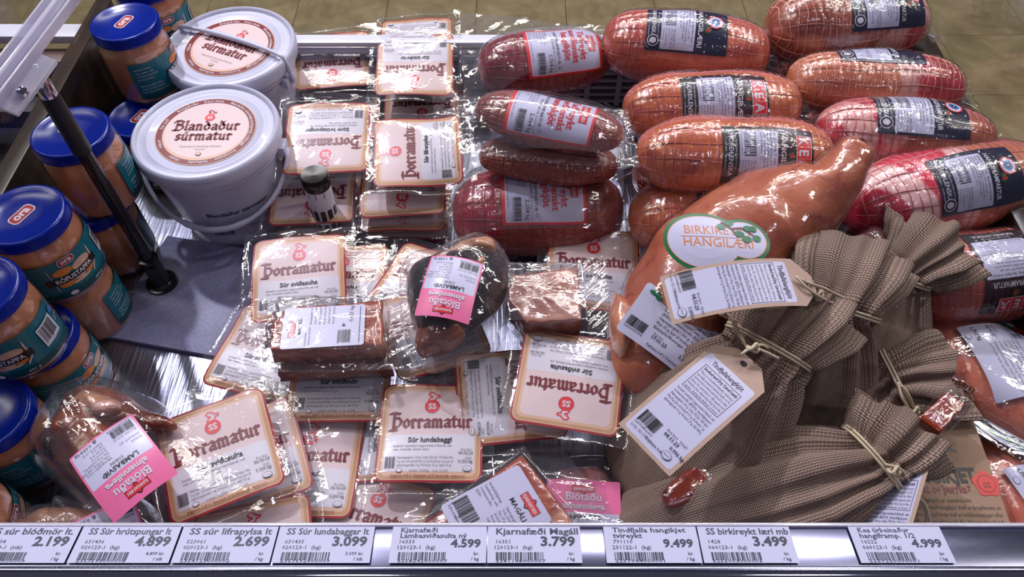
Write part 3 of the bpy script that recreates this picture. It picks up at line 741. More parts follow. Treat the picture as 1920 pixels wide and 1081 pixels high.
# rear stack A
pouch((626, 133), (630, 185), .030, HR, 'lowest pouch of the rear stack beside the buckets', lean=0, mt=MPINK, seed=3, group=g1)
pouch((632, 122), (640, 172), .052, HR, 'middle pouch of the rear stack beside the buckets', mt=MPINK, seed=4, group=g1)
pouch((624, 115), (622, 165), .080, HR, 'upside-down sour testicle pouch on top of the rear stack beside the buckets', '0,210 kg', '10.02.23', mt=MPINK, seed=1, lean=6, wav=.0012, group=g1)
# stack B
pouch((815, 178), (812, 235), .030, HR, 'pouch sticking out at the right of the second rear stack', '0,220 kg', mt=MPINK, seed=8, group=g2)
pouch((792, 190), (792, 245), .052, HR, 'upside-down pouch under the dark blood pudding pouch', '0,198 kg', mt=MPINK, seed=9, group=g2, wav=.001)
pouch((780, 84), (777, 130), .080, LP, 'rearmost upside-down pouch leaning over the back rail', '0,212 kg', mt=MBEIGE, seed=10, lean=6, group=g2)
pouch((778, 122), (774, 168), .100, BM, 'wrinkled upside-down blood pudding pouch with dark filling, top of the rear stack', '0,200 kg', mt=MDARK, seed=12, lean=12, wav=.003, group=g2)
# stack C
pouch((605, 392), (598, 450), .028, HR, 'lowest pouch of the stack behind the canister', '0,150 kg', mt=MPALE, seed=14, group=g3)
pouch((588, 352), (580, 405), .062, HR, 'upside-down pouch standing right behind the canister', '0,180 kg', mt=MPALE, seed=15, lean=10, group=g3, wav=.0015)
pouch((640, 215), (640, 260), .050, BM, 'pouch hidden beneath the top of the stack beside the front bucket', '0,180 kg', mt=MPINK, seed=25, group=g3)
pouch((614, 259), (607, 310), .104, HR, 'upside-down sour testicle pouch on top of the stack beside the front bucket', '0,214 kg', '10.02.23', mt=MPALE, seed=16, lean=10, wav=.002, group=g3)
# stack D
pouch((768, 392), (760, 445), .020, BM, 'lowest pouch of the stack behind the black lamb head', '0,160 kg', mt=MPALE, seed=17, group=g4)
pouch((762, 375), (757, 425), .044, HR, 'second lowest pouch of the stack behind the black lamb head', '0,190 kg', mt=MPALE, seed=18, group=g4)
pouch((756, 340), (754, 392), .070, HR, 'upside-down pouch under the sideways sausage pouch', '0,170 kg', mt=MPALE, seed=19, group=g4, lean=6)
pouch((784, 284), (714, 288), .102, LP, 'sour liver sausage pouch turned sideways on the stack by the netted roasts', '0,240 kg', mt=MBEIGE, seed=20, lean=8, wav=.003, group=g4)
# middle
pouch((640, 530), (650, 458), .035, LP, 'pouch half hidden behind the glaring head cheese pouch', '0,130 kg', mt=MPALE, seed=22, group=g5)
pouch((562, 520), (566, 445), .066, SV, 'upright head cheese pouch with strong glare, below the canister', '0,140 kg', '06.02.23', mt=MPALE, seed=21, lean=8, wav=.0022, group=g5)
pouch((797, 540), (850, 452), .040, SV, 'slanted pouch half under the black lamb head', '0,150 kg', '06.02.23', mt=MPALE, seed=23, group=g5, wav=.003)
pouch((810, 618), (778, 535), .048, SV, 'pouch lying beneath the black lamb head with its lower edge showing', '0,152 kg', mt=MBEIGE, seed=24, group=g5, wav=.004)
pouch((1112, 507), (1112, 432), .052, SV, 'wrinkled upright pouch behind the square meat block', '0,146 kg', '02.02.23', mt=MPALE, seed=26, lean=6, wav=.003, group=g5, sc=1.03)
pouch((500, 662), (540, 590), .030, BM, 'slanted pouch at the edge of the steel deck under the labelled meat slab', '0,148 kg', mt=MPALE, seed=27, group=g5, wav=.003)
pouch((640, 702), (652, 620), .055, BM, 'blood pudding pouch directly below the labelled meat slab', '0,146 kg', '02.02.23', mt=MDARK, seed=28, group=g5, wav=.002, lean=3)
pouch((575, 872), (590, 795), .040, SV, 'pouch squeezed between the tilted front pouch and the tripe roll pouch', '0,200 kg', mt=MPINK, seed=29, group=g5)
pouch((725, 812), (810, 806), .036, SV, 'sideways pouch under the tripe roll pouch', '0,178 kg', '09.02.23', mt=MDARK, seed=30, group=g5)
pouch((808, 810), (814, 724), .062, LBG, 'upright tripe roll pouch in the middle of the front row', '0,152 kg', '06.02.23', mt=MPALE, seed=31, group=g5, wav=.0022, sc=.98)
pouch((955, 742), (1040, 735), .062, SV, 'sideways pouch between the tripe roll pouch and the upside-down pouch', '0,134 kg', '06.02.23', mt=MBEIGE, seed=32, group=g5, wav=.002)
pouch((1068, 713), (1056, 796), .090, SV, 'upside-down head cheese pouch touching the smoked leg', '0,192 kg', '06.02.23', mt=MPALE, seed=33, group=g5, wav=.002, lean=2)
pouch((470, 862), (452, 782), .050, SV, 'pouch showing behind the tilted front pouch', '0,210 kg', '06.02.23', mt=MPINK, seed=35, group=g5)
pouch((412, 850), (396, 772), .080, SV, 'tilted head cheese pouch leaning on the pink labelled lamb head', '0,160 kg', '06.02.23', mt=MPINK, seed=34, group=g5, wav=.0018, lean=2)
pouch((478, 1050), (474, 965), .055, SV, 'pouch cut off by the price rail below the tilted pouch', '0,166 kg', mt=MPALE, seed=36, group=g5)
pouch((690, 990), (722, 912), .034, SV, 'slanted pouch cut off by the price rail left of the front meat slab', '0,168 kg', mt=MBEIGE, seed=37, group=g5)

# ------------------------------------------------------------------ netted roasts
NETM = flat('net_string', (200, 104, 104), .5, var=.2); NETW = flat('pale_net_string', (214, 150, 130), .5, var=.2)
def roast(name, p0, p1, z0, z1, rpx, label, group, mt, net=NETM, squash=.92, pw=3.0, seed=0, rings=24, lines=14, art=None, art_u=0.0, art_th=0.0, art_rot=-90, wrap=True, cat='roast', netw=.0006, zone=None, lump=.035, tails=True):
    mid = ((p0[0] + p1[0]) / 2, (p0[1] + p1[1]) / 2); zm = (z0 + z1) / 2
    A_, B_ = P(*p0, z0), P(*p1, z1); c = (A_ + B_) / 2; ax = (B_ - A_); L = ax.length / 2; ax.normalize(); R = rpx * DEP(*mid, zm) / F
    up = Vector((0, 0, 1)); yv = up.cross(ax).normalized(); zv = ax.cross(yv).normalized(); M = Matrix((ax, yv, zv)).transposed()
    e = empty(name, c, label, cat, group, mat=M)
    def prof(x):
        t = np.clip(np.abs(x) / L, 0, 1); return (1 - t ** pw) ** (1 / 2.2)
    def surf(x, th, d=0.0, net_=True):
        x = np.asarray(x, float); th = np.asarray(th, float)
        r = prof(x) * (1 + lump * np.sin(x * 42 + seed + 1.3 * np.sin(th)) * .6 + lump * np.sin(2 * th + seed * 1.7 + x * 14) * .5 + lump * .5 * np.sin(3 * th - x * 60 + seed))
        rr = R * r + d
        if net_:
            fr = np.abs(((x + L) / (2 * L) * rings) % 1 - .5) * 2      # 1 at ring positions
            ft = np.abs((th / (2 * PI) * lines) % 1 - .5) * 2
            bul = np.clip(1 - fr ** 6, 0, 1) * np.clip(1 - ft ** 8, 0, 1)
            rr = rr + (.0013 * bul - .0007) * np.minimum(1, prof(x) * 1.4)
        return np.stack([x, rr * np.sin(th), rr * squash * np.cos(th)], -1)
    nu, nv = 130, 96
    xs = -L * np.cos(np.linspace(0, PI, nu)) * .35 + np.linspace(-L, L, nu) * .65
    xs[0], xs[-1] = -L, L; TH = np.linspace(0, 2 * PI, nv, endpoint=False); XX, TT = np.meshgrid(xs, TH, indexing='ij')
    mesh('meat', surf(XX, TT).reshape(-1, 3), grid_faces(nu, nv, True), mt, e)
    # netting strings
    V = []; Fs = []; w = netw
    def string(x, th, closed):
        n0 = len(V); K = len(x); pc = surf(x, th, .0004); tx = np.roll(pc, -1, 0) - np.roll(pc, 1, 0)
        if not closed: tx[0] = pc[1] - pc[0]; tx[-1] = pc[-1] - pc[-2]
        nr = pc * np.array([0, 1, 1]) ; nr /= np.linalg.norm(nr, axis=1)[:, None] + 1e-9; sd = np.cross(tx, nr); sd /= np.linalg.norm(sd, axis=1)[:, None] + 1e-9
        for k in range(K): V.extend([pc[k] + sd[k] * w - nr[k] * w, pc[k] + nr[k] * w * 1.2, pc[k] - sd[k] * w - nr[k] * w])
        for k in range(K if closed else K - 1):
            a, b = n0 + 3 * k, n0 + 3 * ((k + 1) % K); Fs.extend([(a, a + 1, b + 1, b), (a + 1, a + 2, b + 2, b + 1)])
    for k in range(1, rings):
        x0 = -L + (k + 0.0) / rings * 2 * L; th = np.linspace(0, 2 * PI, 60, endpoint=False)
        # ring positions sit in the grooves (groove where fr==1 -> half way)
        xx = np.full(60, x0) if False else x0 + .0012 * np.sin(5 * th + k) 
        string(np.clip(xx, -L * .985, L * .985), th, True)
    for k in range(lines):
        th0 = k / lines * 2 * PI; x = np.linspace(-L * .97, L * .97, 90); string(x, th0 + .05 * np.sin(x * 60 + k), False)
    mesh('netting', V, Fs, net, e)
    if art:
        rad = R * .98
        def mp(X, Y, d):
            if art_rot == -90: u, v = Y, -X
            elif art_rot == 180: u, v = -X, -Y
            elif art_rot == 90: u, v = -Y, X
            else: u, v = X, Y
            return surf(u + art_u, np.radians(art_th) + v / rad, d + .0009, False)
        art.build('label', e, mp, .0005)
    if wrap:
        nu2, nv2 = 120, 96; xs2 = np.linspace(-L * 1.0, L * 1.0, nu2); XX, TT = np.meshgrid(xs2, np.linspace(0, 2 * PI, nv2, endpoint=False), indexing='ij')
        Pn = surf(XX, TT, .0030, True)
        w_ = .0007 * sn(XX * 120, TT * 6, seed + 2, 1) ; Pn[..., 1] *= 1 + w_ / R; Pn[..., 2] *= 1 + w_ / R
        V = Pn.reshape(-1, 3); Fs = grid_faces(nu2, nv2, True)
        mesh('shrink_film', V, Fs, FILMT, e)
        if tails:
            for s in (-1, 1):
                m1 = 26; m2 = 7; T = []
                for i in range(m2):
                    t = i / (m2 - 1); x = s * (L * .97 + t * .020); hw = R * (.30 + .35 * t)
                    for j in range(m1):
                        v = j / (m1 - 1) * 2 - 1
                        T.append((x + .003 * math.sin(v * 9 + seed), v * hw, -R * .25 + .004 * math.sin(v * 14 + seed + s) * (.3 + t)))
                mesh('film_tail', T, grid_faces(m2, m1), FILMW, e)
    return e
def pinecone(A, x, y, s):
    for a in range(5): lump(A, x + s * .5 * math.cos(a * 1.3), y + s * .5 * math.sin(a * 1.3) , s * .55, s * .35, DGREEN)
    for a in range(3): lump(A, x + s * .3 * math.cos(a * 2.1 + 1), y + s * .3 * math.sin(a * 2.1 + 1), s * .3, s * .22, KRED)
    return lump(A, x - s * .2, y - s * .15, s * .3, s * .3, BRN)
def nordl_art(title, kea, w=.068, h=.100, best='Best fyrir: 03.03.23'):
    A = Art(); x0, y0 = -w / 2, -h / 2; A.rect(x0, y0, -x0, -y0, MAROON if kea else NAVY, .001, 26); A.rect(x0, y0, -x0, y0 + .017, BLACK if kea else NAVY, .001, 20)
    A.text('Norðlenska matborðið ehf', 0, y0 + .0135, .0030, WHITE, 'C'); A.text('NORÐLENSKA', 0 if kea else -.006, y0 + .0065, .0072, WHITE, 'C', bold=.01, res=2); A.text('S: 460 8800  -  nordlenska.is', 0, y0 + .0022, .0028, WHITE, 'C')
    if not kea: A.ell(.021, y0 + .009, .0072, .0072, WHITE, 22); A.ell(.021, y0 + .009, .0062, .0062, NAVY, 22); A.ell(.021, y0 + .009, .0038, .0042, WHITE, 14)
    A.rect(x0 + .006, y0 + .018, -x0 - .003, y0 + .060, LAV, .001, 20)
    A.barcode(x0 + .009, y0 + .023, .026, .013, BLACK, '2300151234567', .003, 31)
    A.para(['Næringargildi í 100 g', 'Orka 917 kJ / 220 kkal', 'Fita 15 g', 'þar af mettuð 6 g', 'Kolvetni 0 g', 'Prótein 21 g', 'Salt 2,9 g'], .006, y0 + .034, .0028, .0033, GREY)
    A.para(['Innihald: Lambakjöt 92%, vatn, salt,', 'sykur, bindiefni (E451), þráavarnarefni', '(E301), rotvarnarefni (E250). Reykt', 'með taði. Kælivara 0-4°C.'], x0 + .009, y0 + .0515, .0030, .0036, GREY, mw=.048)
    A.text('Þyngd: 1.878 kg   ' + best, x0 + .009, y0 + .0556, .0034, BLACK)
    A.text(title, 0, y0 + .0635, .0078, WHITE, 'C', bold=.02, res=2, width=.052)
    pinecone(A, 0 if kea else .004, y0 + .0755, .0058)
    if kea:
        a = Art(); a.rect(-.021, -.0085, .021, .0085, WHITE, 0, 10); 
        for k, c in enumerate('KEA'): a.rect(-.0203 + k * .0137, -.0078, -.0071 + k * .0137, .0078, HOT, 0, 5, ly=2 if k else None); a.text(c, -.0137 + k * .0137, -.0052, .0145, WHITE, 'C', bold=.03, res=2, ly=5)
        A.sub(a, -.003, y0 + .0885)
    else:
        c = (-.008, y0 + .0845); A.ell(*c, .0098, .0098, HOT, 26); A.ell(*c, .0082, .0082, WHITE, 26); A.ell(*c, .0056, .0056, SKY, 22); A.ell(*c, .0030, .0030, NAVY, 14); A.ell(c[0], c[1], .0012, .0012, WHITE, 8, rings=1)
        for k in range(5): A.text('*', c[0] + .0068 * math.cos(k * 1.25), c[1] + .0068 * math.sin(k * 1.25) - .002, .004, SKY, 'C', ly=A.ly if k else None)
    return A
def tad_art(w=.080, h=.098, kg='1,764 kg'):
    A = Art(); x0, y0 = -w / 2, -h / 2; A.rect(x0, y0, -x0, -y0, HOT, .002, 26); A.rect(x0 + .005, y0 + .004, -x0 - .003, -y0 - .003, LPINK, .003, 24); A.rect(x0 + .006, y0 + .005, -x0 - .004, -y0 - .004, LAV, .003, 24)
    a = Art(); a.poly([(-.014, -.0055), (.014, -.0055), (.014, .0055), (.004, .0055), (0, .0095), (-.004, .0055), (-.014, .0055)], BLACK); a.poly([(-.004, -.0055), (0, -.0095), (.004, -.0055)], BLACK)
    a.rect(-.0132, -.0047, .0132, .0047, KRED, 0, 6); a.ell(0, 0, .006, .0078, KRED, 4, rings=1); a.text('KJARNAFÆÐI', 0, -.002, .0056, WHITE, 'C', bold=.02, width=.024); A.sub(a, -.004, .036)
    for k, t in enumerate(['Taðreykt', 'norðlenskt', 'hangikjöt']): A.text(t, -.002, .0200 - k * .0105, .0120, KRED, 'C', bold=.02, res=2)
    A.text('HANGIFRAMPARTUR', -.002, -.0110, .0056, BLACK, 'C'); A.text('ÚRBEINAÐUR', -.002, -.0155, .0040, GREY, 'C')
    A.text(kg, .034, -.0215, .0070, BLACK, 'R'); A.text('Best fyrir 20.03.23', .034, -.0150, .003, GREY, 'R'); A.poly([(.026, -.0095), (.031, -.0095), (.0285, -.005)], GREY); A.poly([(.0268, -.0090), (.0302, -.0090), (.0285, -.006)], LAV)
    A.barcode(.008, -.0345, .026, .008, BLACK, '2311200017644', .003, 41)
    A.para(['Næringargildi í 100 g', 'Orka 800 kJ / 192 kkal', 'Fita 13 g, mettuð 5 g', 'Kolvetni 0,5 g', 'Prótein 18 g', 'Salt 3,1 g'], -.032, -.0215, .0031, .0036, GREY)
    A.text('Innihald: Lambakjöt, vatn, salt, sykur, E250', -.032, -.0430, .003, GREY)
    return A
ORM = meat('smoked_orange_meat', (166, 66, 46), (202, 104, 74), streak=(160, 52, 46), bs=.45)
ORM2 = meat('smoked_amber_meat', (176, 80, 44), (210, 120, 72), dark=(146, 52, 40), bs=.45)
DRM = meat('dark_smoked_meat', (96, 36, 32), (136, 62, 46), dark=(70, 20, 26), bs=.5)
TADM = meat('dung_smoked_roast', (112, 32, 38), (150, 66, 56), red=(104, 14, 30), zone=(-.02, -.2), dark=(94, 28, 34), bs=.6)
TADM2 = meat('dung_smoked_roast_brown', (110, 46, 36), (152, 78, 60), dark=(110, 26, 40), bs=.6)
TADM3 = meat('dung_smoked_roast_red', (120, 40, 38), (156, 74, 58), red=(132, 14, 34), zone=(-.05, -.2), dark=(120, 24, 40), bs=.6)
FR1 = meat('shoulder_roast_red_end', (128, 52, 40), (172, 88, 62), red=(146, 36, 46), zone=(.055, .2), fat=(214, 168, 160), fatscale=10, bs=.45)
FR2 = meat('shoulder_roast_split', (178, 92, 62), (206, 126, 90), red=(158, 34, 48), zone=(.030, .2), fat=(212, 162, 158), fatscale=5, bs=.45)
FR3 = meat('shoulder_roast_left_lean', (146, 72, 46), (178, 100, 66), red=(160, 34, 52), zone=(-.030, -.2), fat=(224, 168, 164), fatscale=14, bs=.45)
FR4 = meat('shoulder_roast_marbled', (168, 88, 54), (196, 114, 76), red=(184, 36, 62), zone=(-.005, -.2), fat=(236, 186, 186), fatscale=14, bs=.45)
gl = 'netted lamb leg roasts in the second column from the right'; gf = 'netted shoulder roasts along the right end'
# lower layer, glimpsed in the gaps
roast('lamb_roast', (1185, 190), (1420, 190), .062, .062, 62, 'dark roast of the lower layer behind the netted vacuum pouches', gl, DRM, seed=40, wrap=False)
roast('lamb_roast', (1185, 330), (1480, 330), .062, .062, 66, 'dark roast of the lower layer glimpsed beside the netted roast pouches', gl, DRM, seed=41, wrap=False)
roast('lamb_roast', (1440, 130), (1700, 130), .062, .062, 60, 'dark roast of the lower layer glimpsed behind the smoked leg tip', gf, DRM, seed=42, wrap=False)
roast('lamb_roast', (1500, 245), (1770, 262), .060, .060, 62, 'dark roast of the lower layer under the red shouldered roasts', gf, DRM, seed=43, wrap=False)
roast('lamb_roast', (1660, 420), (1880, 425), .050, .050, 62, 'dark roast of the lower layer under the marbled roast', gf, DRM, seed=44, wrap=False)
LAERI = nordl_art('HANGILÆRI', False); LAERIK = nordl_art('HANGILÆRI', True); FRAM = nordl_art('HANGIFRAMPARTUR', False); FRAMK = nordl_art('HANGIFRAMPARTUR', True)
roast('lamb_roast', (1128, 78), (1442, 104), .145, .145, 68, 'orange netted leg roast with navy HANGILÆRI label, rearmost in its column', gl, ORM, art=LAERI, art_u=-.004, art_th=-18, seed=1, pw=4)
roast('lamb_roast', (1166, 208), (1500, 196), .145, .15, 70, 'amber netted leg roast with tilted KEA label, second in its column', gl, ORM2, art=LAERIK, art_u=.006, art_th=-36, seed=2, pw=3.4)
roast('lamb_roast', (1190, 290), (1562, 296), .150, .15, 76, 'amber netted leg roast with KEA label just behind the smoked leg', gl, ORM2, art=LAERIK, art_u=.026, art_th=-42, seed=3, pw=3.2)
roast('lamb_roast', (1178, 410), (1560, 410), .085, .085, 84, 'netted roast almost hidden under the smoked leg with a sliver of navy label', gl, ORM2, art=LAERI, art_u=.0, art_th=-32, seed=4, pw=3)
roast('lamb_roast', (1436, 55), (1732, 36), .160, .16, 72, 'red ended shoulder roast with navy label, cut off by the top edge', gf, FR1, art=FRAM, art_u=.034, art_th=-24, seed=5, pw=3.6, net=NETW)
roast('lamb_roast', (1474, 150), (1806, 166), .150, .15, 64, 'half orange half red shoulder roast with its label turned away to the back', gf, FR2, art=FRAM, art_u=-.004, art_th=36, seed=6, pw=3, net=NETW)
roast('lamb_roast', (1528, 240), (1862, 268), .150, .15, 68, 'shoulder roast with red lean left end and glaring navy label', gf, FR3, art=FRAM, art_u=.006, art_th=0, seed=7, pw=3)
roast('lamb_roast', (1582, 398), (1945, 318), .125, .13, 84, 'large marbled pink shoulder roast with navy HANGIFRAMPARTUR label', gf, FR4, art=FRAM, art_u=.010, art_th=-30, seed=8, pw=3.4)
roast('lamb_roast', (1690, 535), (1965, 500), .090, .09, 90, 'roast with upside-down KEA label above the green edged packs', gf, ORM, art=FRAMK, art_u=.004, art_th=-26, art_rot=180, seed=9, pw=4)
# vacuum pouch roasts (column of four)
gt = 'dung smoked shoulder roasts in loose vacuum bags'
def bag(e, corners, z, tops, seed, name='vacuum_bag', both=True):
    """corners: 4 pixels (clockwise from top-left) at height z; tops: callable world x,y -> surface height"""
    n = 46; C_ = [P(*c, zz) for c, zz in zip(corners, z if isinstance(z, (list, tuple)) else [z] * 4)]; V = []; inv = e.matrix_world.inverted() if e.matrix_world != Matrix() else Matrix()
    inv = (Matrix.Translation(e.location) @ e.rotation_euler.to_matrix().to_4x4()).inverted()
    for s in ((1, -1) if both else (1,)):
        for i in range(n):
            for j in range(n):
                u, v = i / (n - 1), j / (n - 1); p = C_[0] * (1 - u) * (1 - v) + C_[1] * u * (1 - v) + C_[2] * u * v + C_[3] * (1 - u) * v
                ed = min(u, 1 - u, v, 1 - v); zz = p.z + s * .0006
                zz += .0035 * float(sn(u * 9, v * 9, seed, 1)) * (1 - .4 * min(1, ed * 5)) + .0008 * math.sin((u + v) * 60)
                t = tops(p.x, p.y, s)
                if t is not None: zz = max(zz, t) if s > 0 else min(zz, t)
                q = Vector((p.x, p.y, zz))
                if ed < .001: q.x += .0006 * math.sin(j * 3.1); q.y += .0006 * math.sin(i * 3.1)
                V.append(inv @ q)
    g = grid_faces(n, n); Fs = g + ([tuple(k + n * n for k in f[::-1]) for f in g] if both else [])
    return mesh(name, V, Fs, FILMW, e)
def roll_top(p0, p1, z0, z1, rpx, squash=.92, pw=3.0, d=.003):
    A_, B_ = P(*p0, z0), P(*p1, z1); c = (A_ + B_) / 2; L = (B_ - A_).length / 2; R = rpx * DEP((p0[0] + p1[0]) / 2, (p0[1] + p1[1]) / 2, (z0 + z1) / 2) / F
    ax = Vector((B_.x - A_.x, B_.y - A_.y)).normalized()
    def f(x, y, s):
        dx, dy = x - c.x, y - c.y; u = dx * ax.x + dy * ax.y; v = -dx * ax.y + dy * ax.x
        best = None
        t = abs(u) / (L * 1.02)
        if t < 1:
            r = R * 1.05 * (1 - t ** pw) ** (1 / 2.2) + d; q = abs(v) / r
            if q < 1.5:
                hh = r * squash * (math.sqrt(1 - q * q) if q < .8 else .6 * (1.5 - q) / .7)
                best = c.z + s * hh
        return best
    return f
specs = [((848, 402), (1168, 392), .056, .056, 84, 'red netted roast with white and red label at the bottom of the bagged column', TADM3, ((838, 318), (1168, 300), (1176, 480), (832, 490)), .030, 0, -14, '2,258 kg', .92, 4),
         ((898, 290), (1158, 312), .128, .122, 46, 'thin brown netted roast without label, squeezed between two bagged roasts', TADM2, None, 0, 0, 0, None, .8, 3),
         ((893, 200), (1168, 258), .176, .172, 50, 'brown netted roast with glaring loose bag edges, on top of the bagged column', TADM2, ((857, 178), (1176, 206), (1202, 316), (862, 286)), .160, 1, -8, '2,064 kg', .75, 3),
         ((896, 128), (1142, 106), .125, .125, 62, 'dark red bagged roast at the back with a large red edged label', TADM, ((860, 22), (1140, 52), (1182, 132), (872, 216)), .105, 2, -22, '1,764 kg', .85, 3)]
TA = {k: tad_art(kg=k) for k in ('2,258 kg', '2,064 kg', '1,764 kg')}
for k, (p0, p1, z0, z1, rp, lab, mt, cor, zb, sd, th, kg, sq, pw) in enumerate(specs):
    e = roast('bagged_roast', p0, p1, z0, z1, rp, lab, gt, mt, seed=20 + k, squash=sq, pw=pw, wrap=False, art=TA.get(kg), art_u=(.004, 0, .004, .022)[k], art_th=th, rings=16, lines=14, lump=.05, cat='roast', net=flat('dark_net_string', (150, 74, 72), .5, var=.2))
    if cor: bag(e, cor, zb, roll_top(p0, p1, z0, z1, rp, sq, pw), 50 + k)

# ------------------------------------------------------------------ lofted bodies (leg, heads)
def loft(name, pts, m, parent, n=40, seed=0, lump=.04, sub=6, capr=.0, uvscale=None):
    """pts: (world Vector, half width, half height)"""
    ps = [Vector(p[0]) for p in pts]; A_, w = catmull(ps, [p[1] for p in pts], sub); _, h = catmull(ps, [p[2] for p in pts], sub)
    V = []; K = len(A_); o = parent.location
    for k, p in enumerate(A_):
        t = (A_[min(k + 1, K - 1)] - A_[max(k - 1, 0)]).normalized(); a = t.cross(Vector((0, 0, 1))).normalized(); b = a.cross(t).normalized()
        for j in range(n):
            th = 2 * PI * j / n; q = 1 + lump * math.sin(3 * th + k * .35 + seed) + lump * .7 * math.sin(5 * th - k * .5 + seed * 2) + lump * .5 * math.sin(2 * th + k * .8)
            V.append(p + a * math.cos(th) * w[k] * q + b * math.sin(th) * h[k] * q - o)
    Fs = grid_faces(K, n, True); Fs.append(tuple(range(n - 1, -1, -1))); Fs.append(tuple((K - 1) * n + j for j in range(n)))
    return mesh(name, V, Fs, m, parent)
def blob(name, outline, z, hup, hdn, m, parent, seed=0, lump=.08, n=None, top=.5, px=True, rings=12, pw=2.4):
    """closed pixel outline at mid height z, inflated to a solid"""
    pts = [P(*q, z) for q in outline] if px else [Vector(q) for q in outline]; pts = pts + [pts[0]]
    cl, _ = catmull(pts, [0] * len(pts), 5); cl = cl[:-1]; c = sum(cl, Vector()) / len(cl); nn = len(cl); V = []; o = parent.location
    for s in (1, -1):
        for i in range(rings + 1):
            t = math.sin(i / rings * PI / 2)
            for j, q in enumerate(cl):
                p = c + (q - c) * t; hh = (1 - t ** pw) ** .5 * (hup if s > 0 else hdn)
                hh *= 1 + lump * math.sin(p.x * 90 + seed) * math.sin(p.y * 80 + seed * 2) + lump * .6 * math.sin(p.x * 190 + p.y * 160 + seed)
                V.append(Vector((p.x, p.y, z + s * hh)) - o)
    k = (rings + 1) * nn; g = grid_faces(rings + 1, nn, True)
    return mesh(name, V, [f[::-1] for f in g] + [tuple(i + k for i in f) for f in g], m, parent)
def sheet_art(A, name, parent, c, up, z, R=None, hf=None, lean=0, roll=0, off=.0006):
    """place a printed card/sticker: art plane -> world at pixel c, top towards pixel up"""
    a, M = orient(c, up, z); M = wpitch(M, lean) @ Matrix.Rotation(math.radians(roll), 3, 'Y'); o = parent.location
    Mn = np.array(M)
    def f(X, Y, d):
        Z = (hf(X, Y) if hf is not None else 0 * X) + d
        return np.stack([X, Y, Z], 1) @ Mn.T + np.array(a - o)
    return A.build(name, parent, f, off)
def drape_onto(obj_fn): pass

# smoked leg
LEGM = meat('birch_smoked_leg', (156, 72, 48), (194, 114, 80), dark=(128, 40, 36), streak=(182, 92, 66), bs=.3, rough=.4, coat=.5)
e = empty('smoked_lamb_joint', P(1350, 480, .02), 'large shiny smoked lamb leg with green edged cloud shaped label, its shank pointing up right', 'meat')
lg = [(P(1618, 262, .215), .004, .004), (P(1612, 272, .21), .017, .014), (P(1595, 300, .20), .021, .018), (P(1560, 345, .185), .029, .026), (P(1505, 378, .168), .046, .040), (P(1442, 414, .150), .060, .050), (P(1376, 460, .135), .065, .056),
      (P(1318, 515, .12), .064, .056), (P(1268, 578, .105), .058, .050), (P(1232, 640, .09), .050, .042), (P(1220, 700, .08), .040, .034), (P(1232, 750, .07), .018, .016), (P(1236, 765, .07), .003, .003)]
loft('meat', lg, LEGM, e, 44, seed=2, lump=.025, sub=7)
FILMB = film('shiny_leg_film', haze=.006, bstr=.35, scale=(16, 36, 26), gain=1.2, detail=3)
loft('vacuum_film', [(p, w + .0028, h + .0028) for p, w, h in lg], FILMB, e, 44, seed=2, lump=.03, sub=7)
bl_ = [(1150, 555), (1178, 572), (1190, 612), (1172, 664), (1152, 650), (1140, 600)]
blob('knuckle_bone', bl_, .110, .024, .03, meat('bone_fat', (164, 78, 52), (212, 150, 118), bs=.3), e, 3)
# labels on the leg
A = Art()
A.ell(-.018, 0, .046, .036, GREEN, 40); A.ell(.028, .004, .030, .027, GREEN, 36); A.ell(-.018, 0, .0420, .0320, ORG, 40); A.ell(.028, .004, .0260, .0230, ORG, 36, ly=A.ly)
A.ell(-.018, 0, .0412, .0312, LAV, 40); A.ell(.028, .004, .0252, .0222, LAV, 36, ly=A.ly)
A.text('BIRKIREYKT', -.040, .008, .0150, ORG, bold=.0, res=2); A.text('HANGILÆRI', -.042, -.007, .0150, ORG, bold=.0, res=2); A.line([(-.044, .0045), (.02, .0045)], .0006, ORG)
A.line([(.004, .024), (.014, .016), (.026, .018), (.038, .010)], .003, BRN); A.line([(.014, .016), (.020, .006)], .0022, BRN)
for x, y, rx in ((.002, .018, .005), (.012, .024, .006), (.022, .010, .006), (.034, .018, .0065), (.030, .004, .006), (.042, .006, .005), (.040, .018, .004)): lump(A, x, y, rx, .004, GREEN)
hf = lambda X, Y: -.0000 - (Y ** 2) * 5.0 - X ** 2 * 1.2
A2 = Art(); A2.sub(A, sc=.88); sheet_art(A2, 'cloud_label', e, (1352, 452), (1340, 400), .1945, hf=hf, lean=14, roll=8)
B = Art(); B.rect(-.062, -.030, .062, .030, LAV, .004, 26)
B.text('Læri með mjaðmabeini', -.040, .0175, .0062, BLACK, bold=.015); B.text('BIRKIREYKT', .016, .0180, .0095, GREY); B.text('HANGIKJÖT', .016, .0085, .0095, GREY)
B.para(['Innihald: Lambakjöt, vatn, salt, sykur, bindiefni', '(E451), rotvarnarefni (E250), þráavarnarefni (E301).', 'Næringargildi í 100 g: Orka 868 kJ / 208 kkal.', 'Fita 15 g, þar af mettuð 7 g. Kolvetni 0,5 g', 'Eldunarleiðbeiningar: Setjið kjötið í pott'], -.034, .012, .0042, .0052, BLACK, mw=.088)
B.barcode(-.058, -.020, .020, .010, BLACK, '2356003004', .003, 55); B.text('Best fyrir', -.03, -.014, .003, BLACK); B.text('17.01.23', -.030, -.0185, .0052, BLACK, bold=.02); B.text('Þyngd', .004, -.014, .003, BLACK); B.text('3,340 kg', .002, -.0185, .0052, BLACK, bold=.02)
B.text('Kælivara 0-4°C Framleitt af SS Hvolsvelli www.ss.is', -.030, -.0265, .0036, BLACK, bold=.01)
for x, y in ((-.052, .022), (-.047, .026), (-.045, .020)): lump(B, x, y, .004, .0025, GREEN)
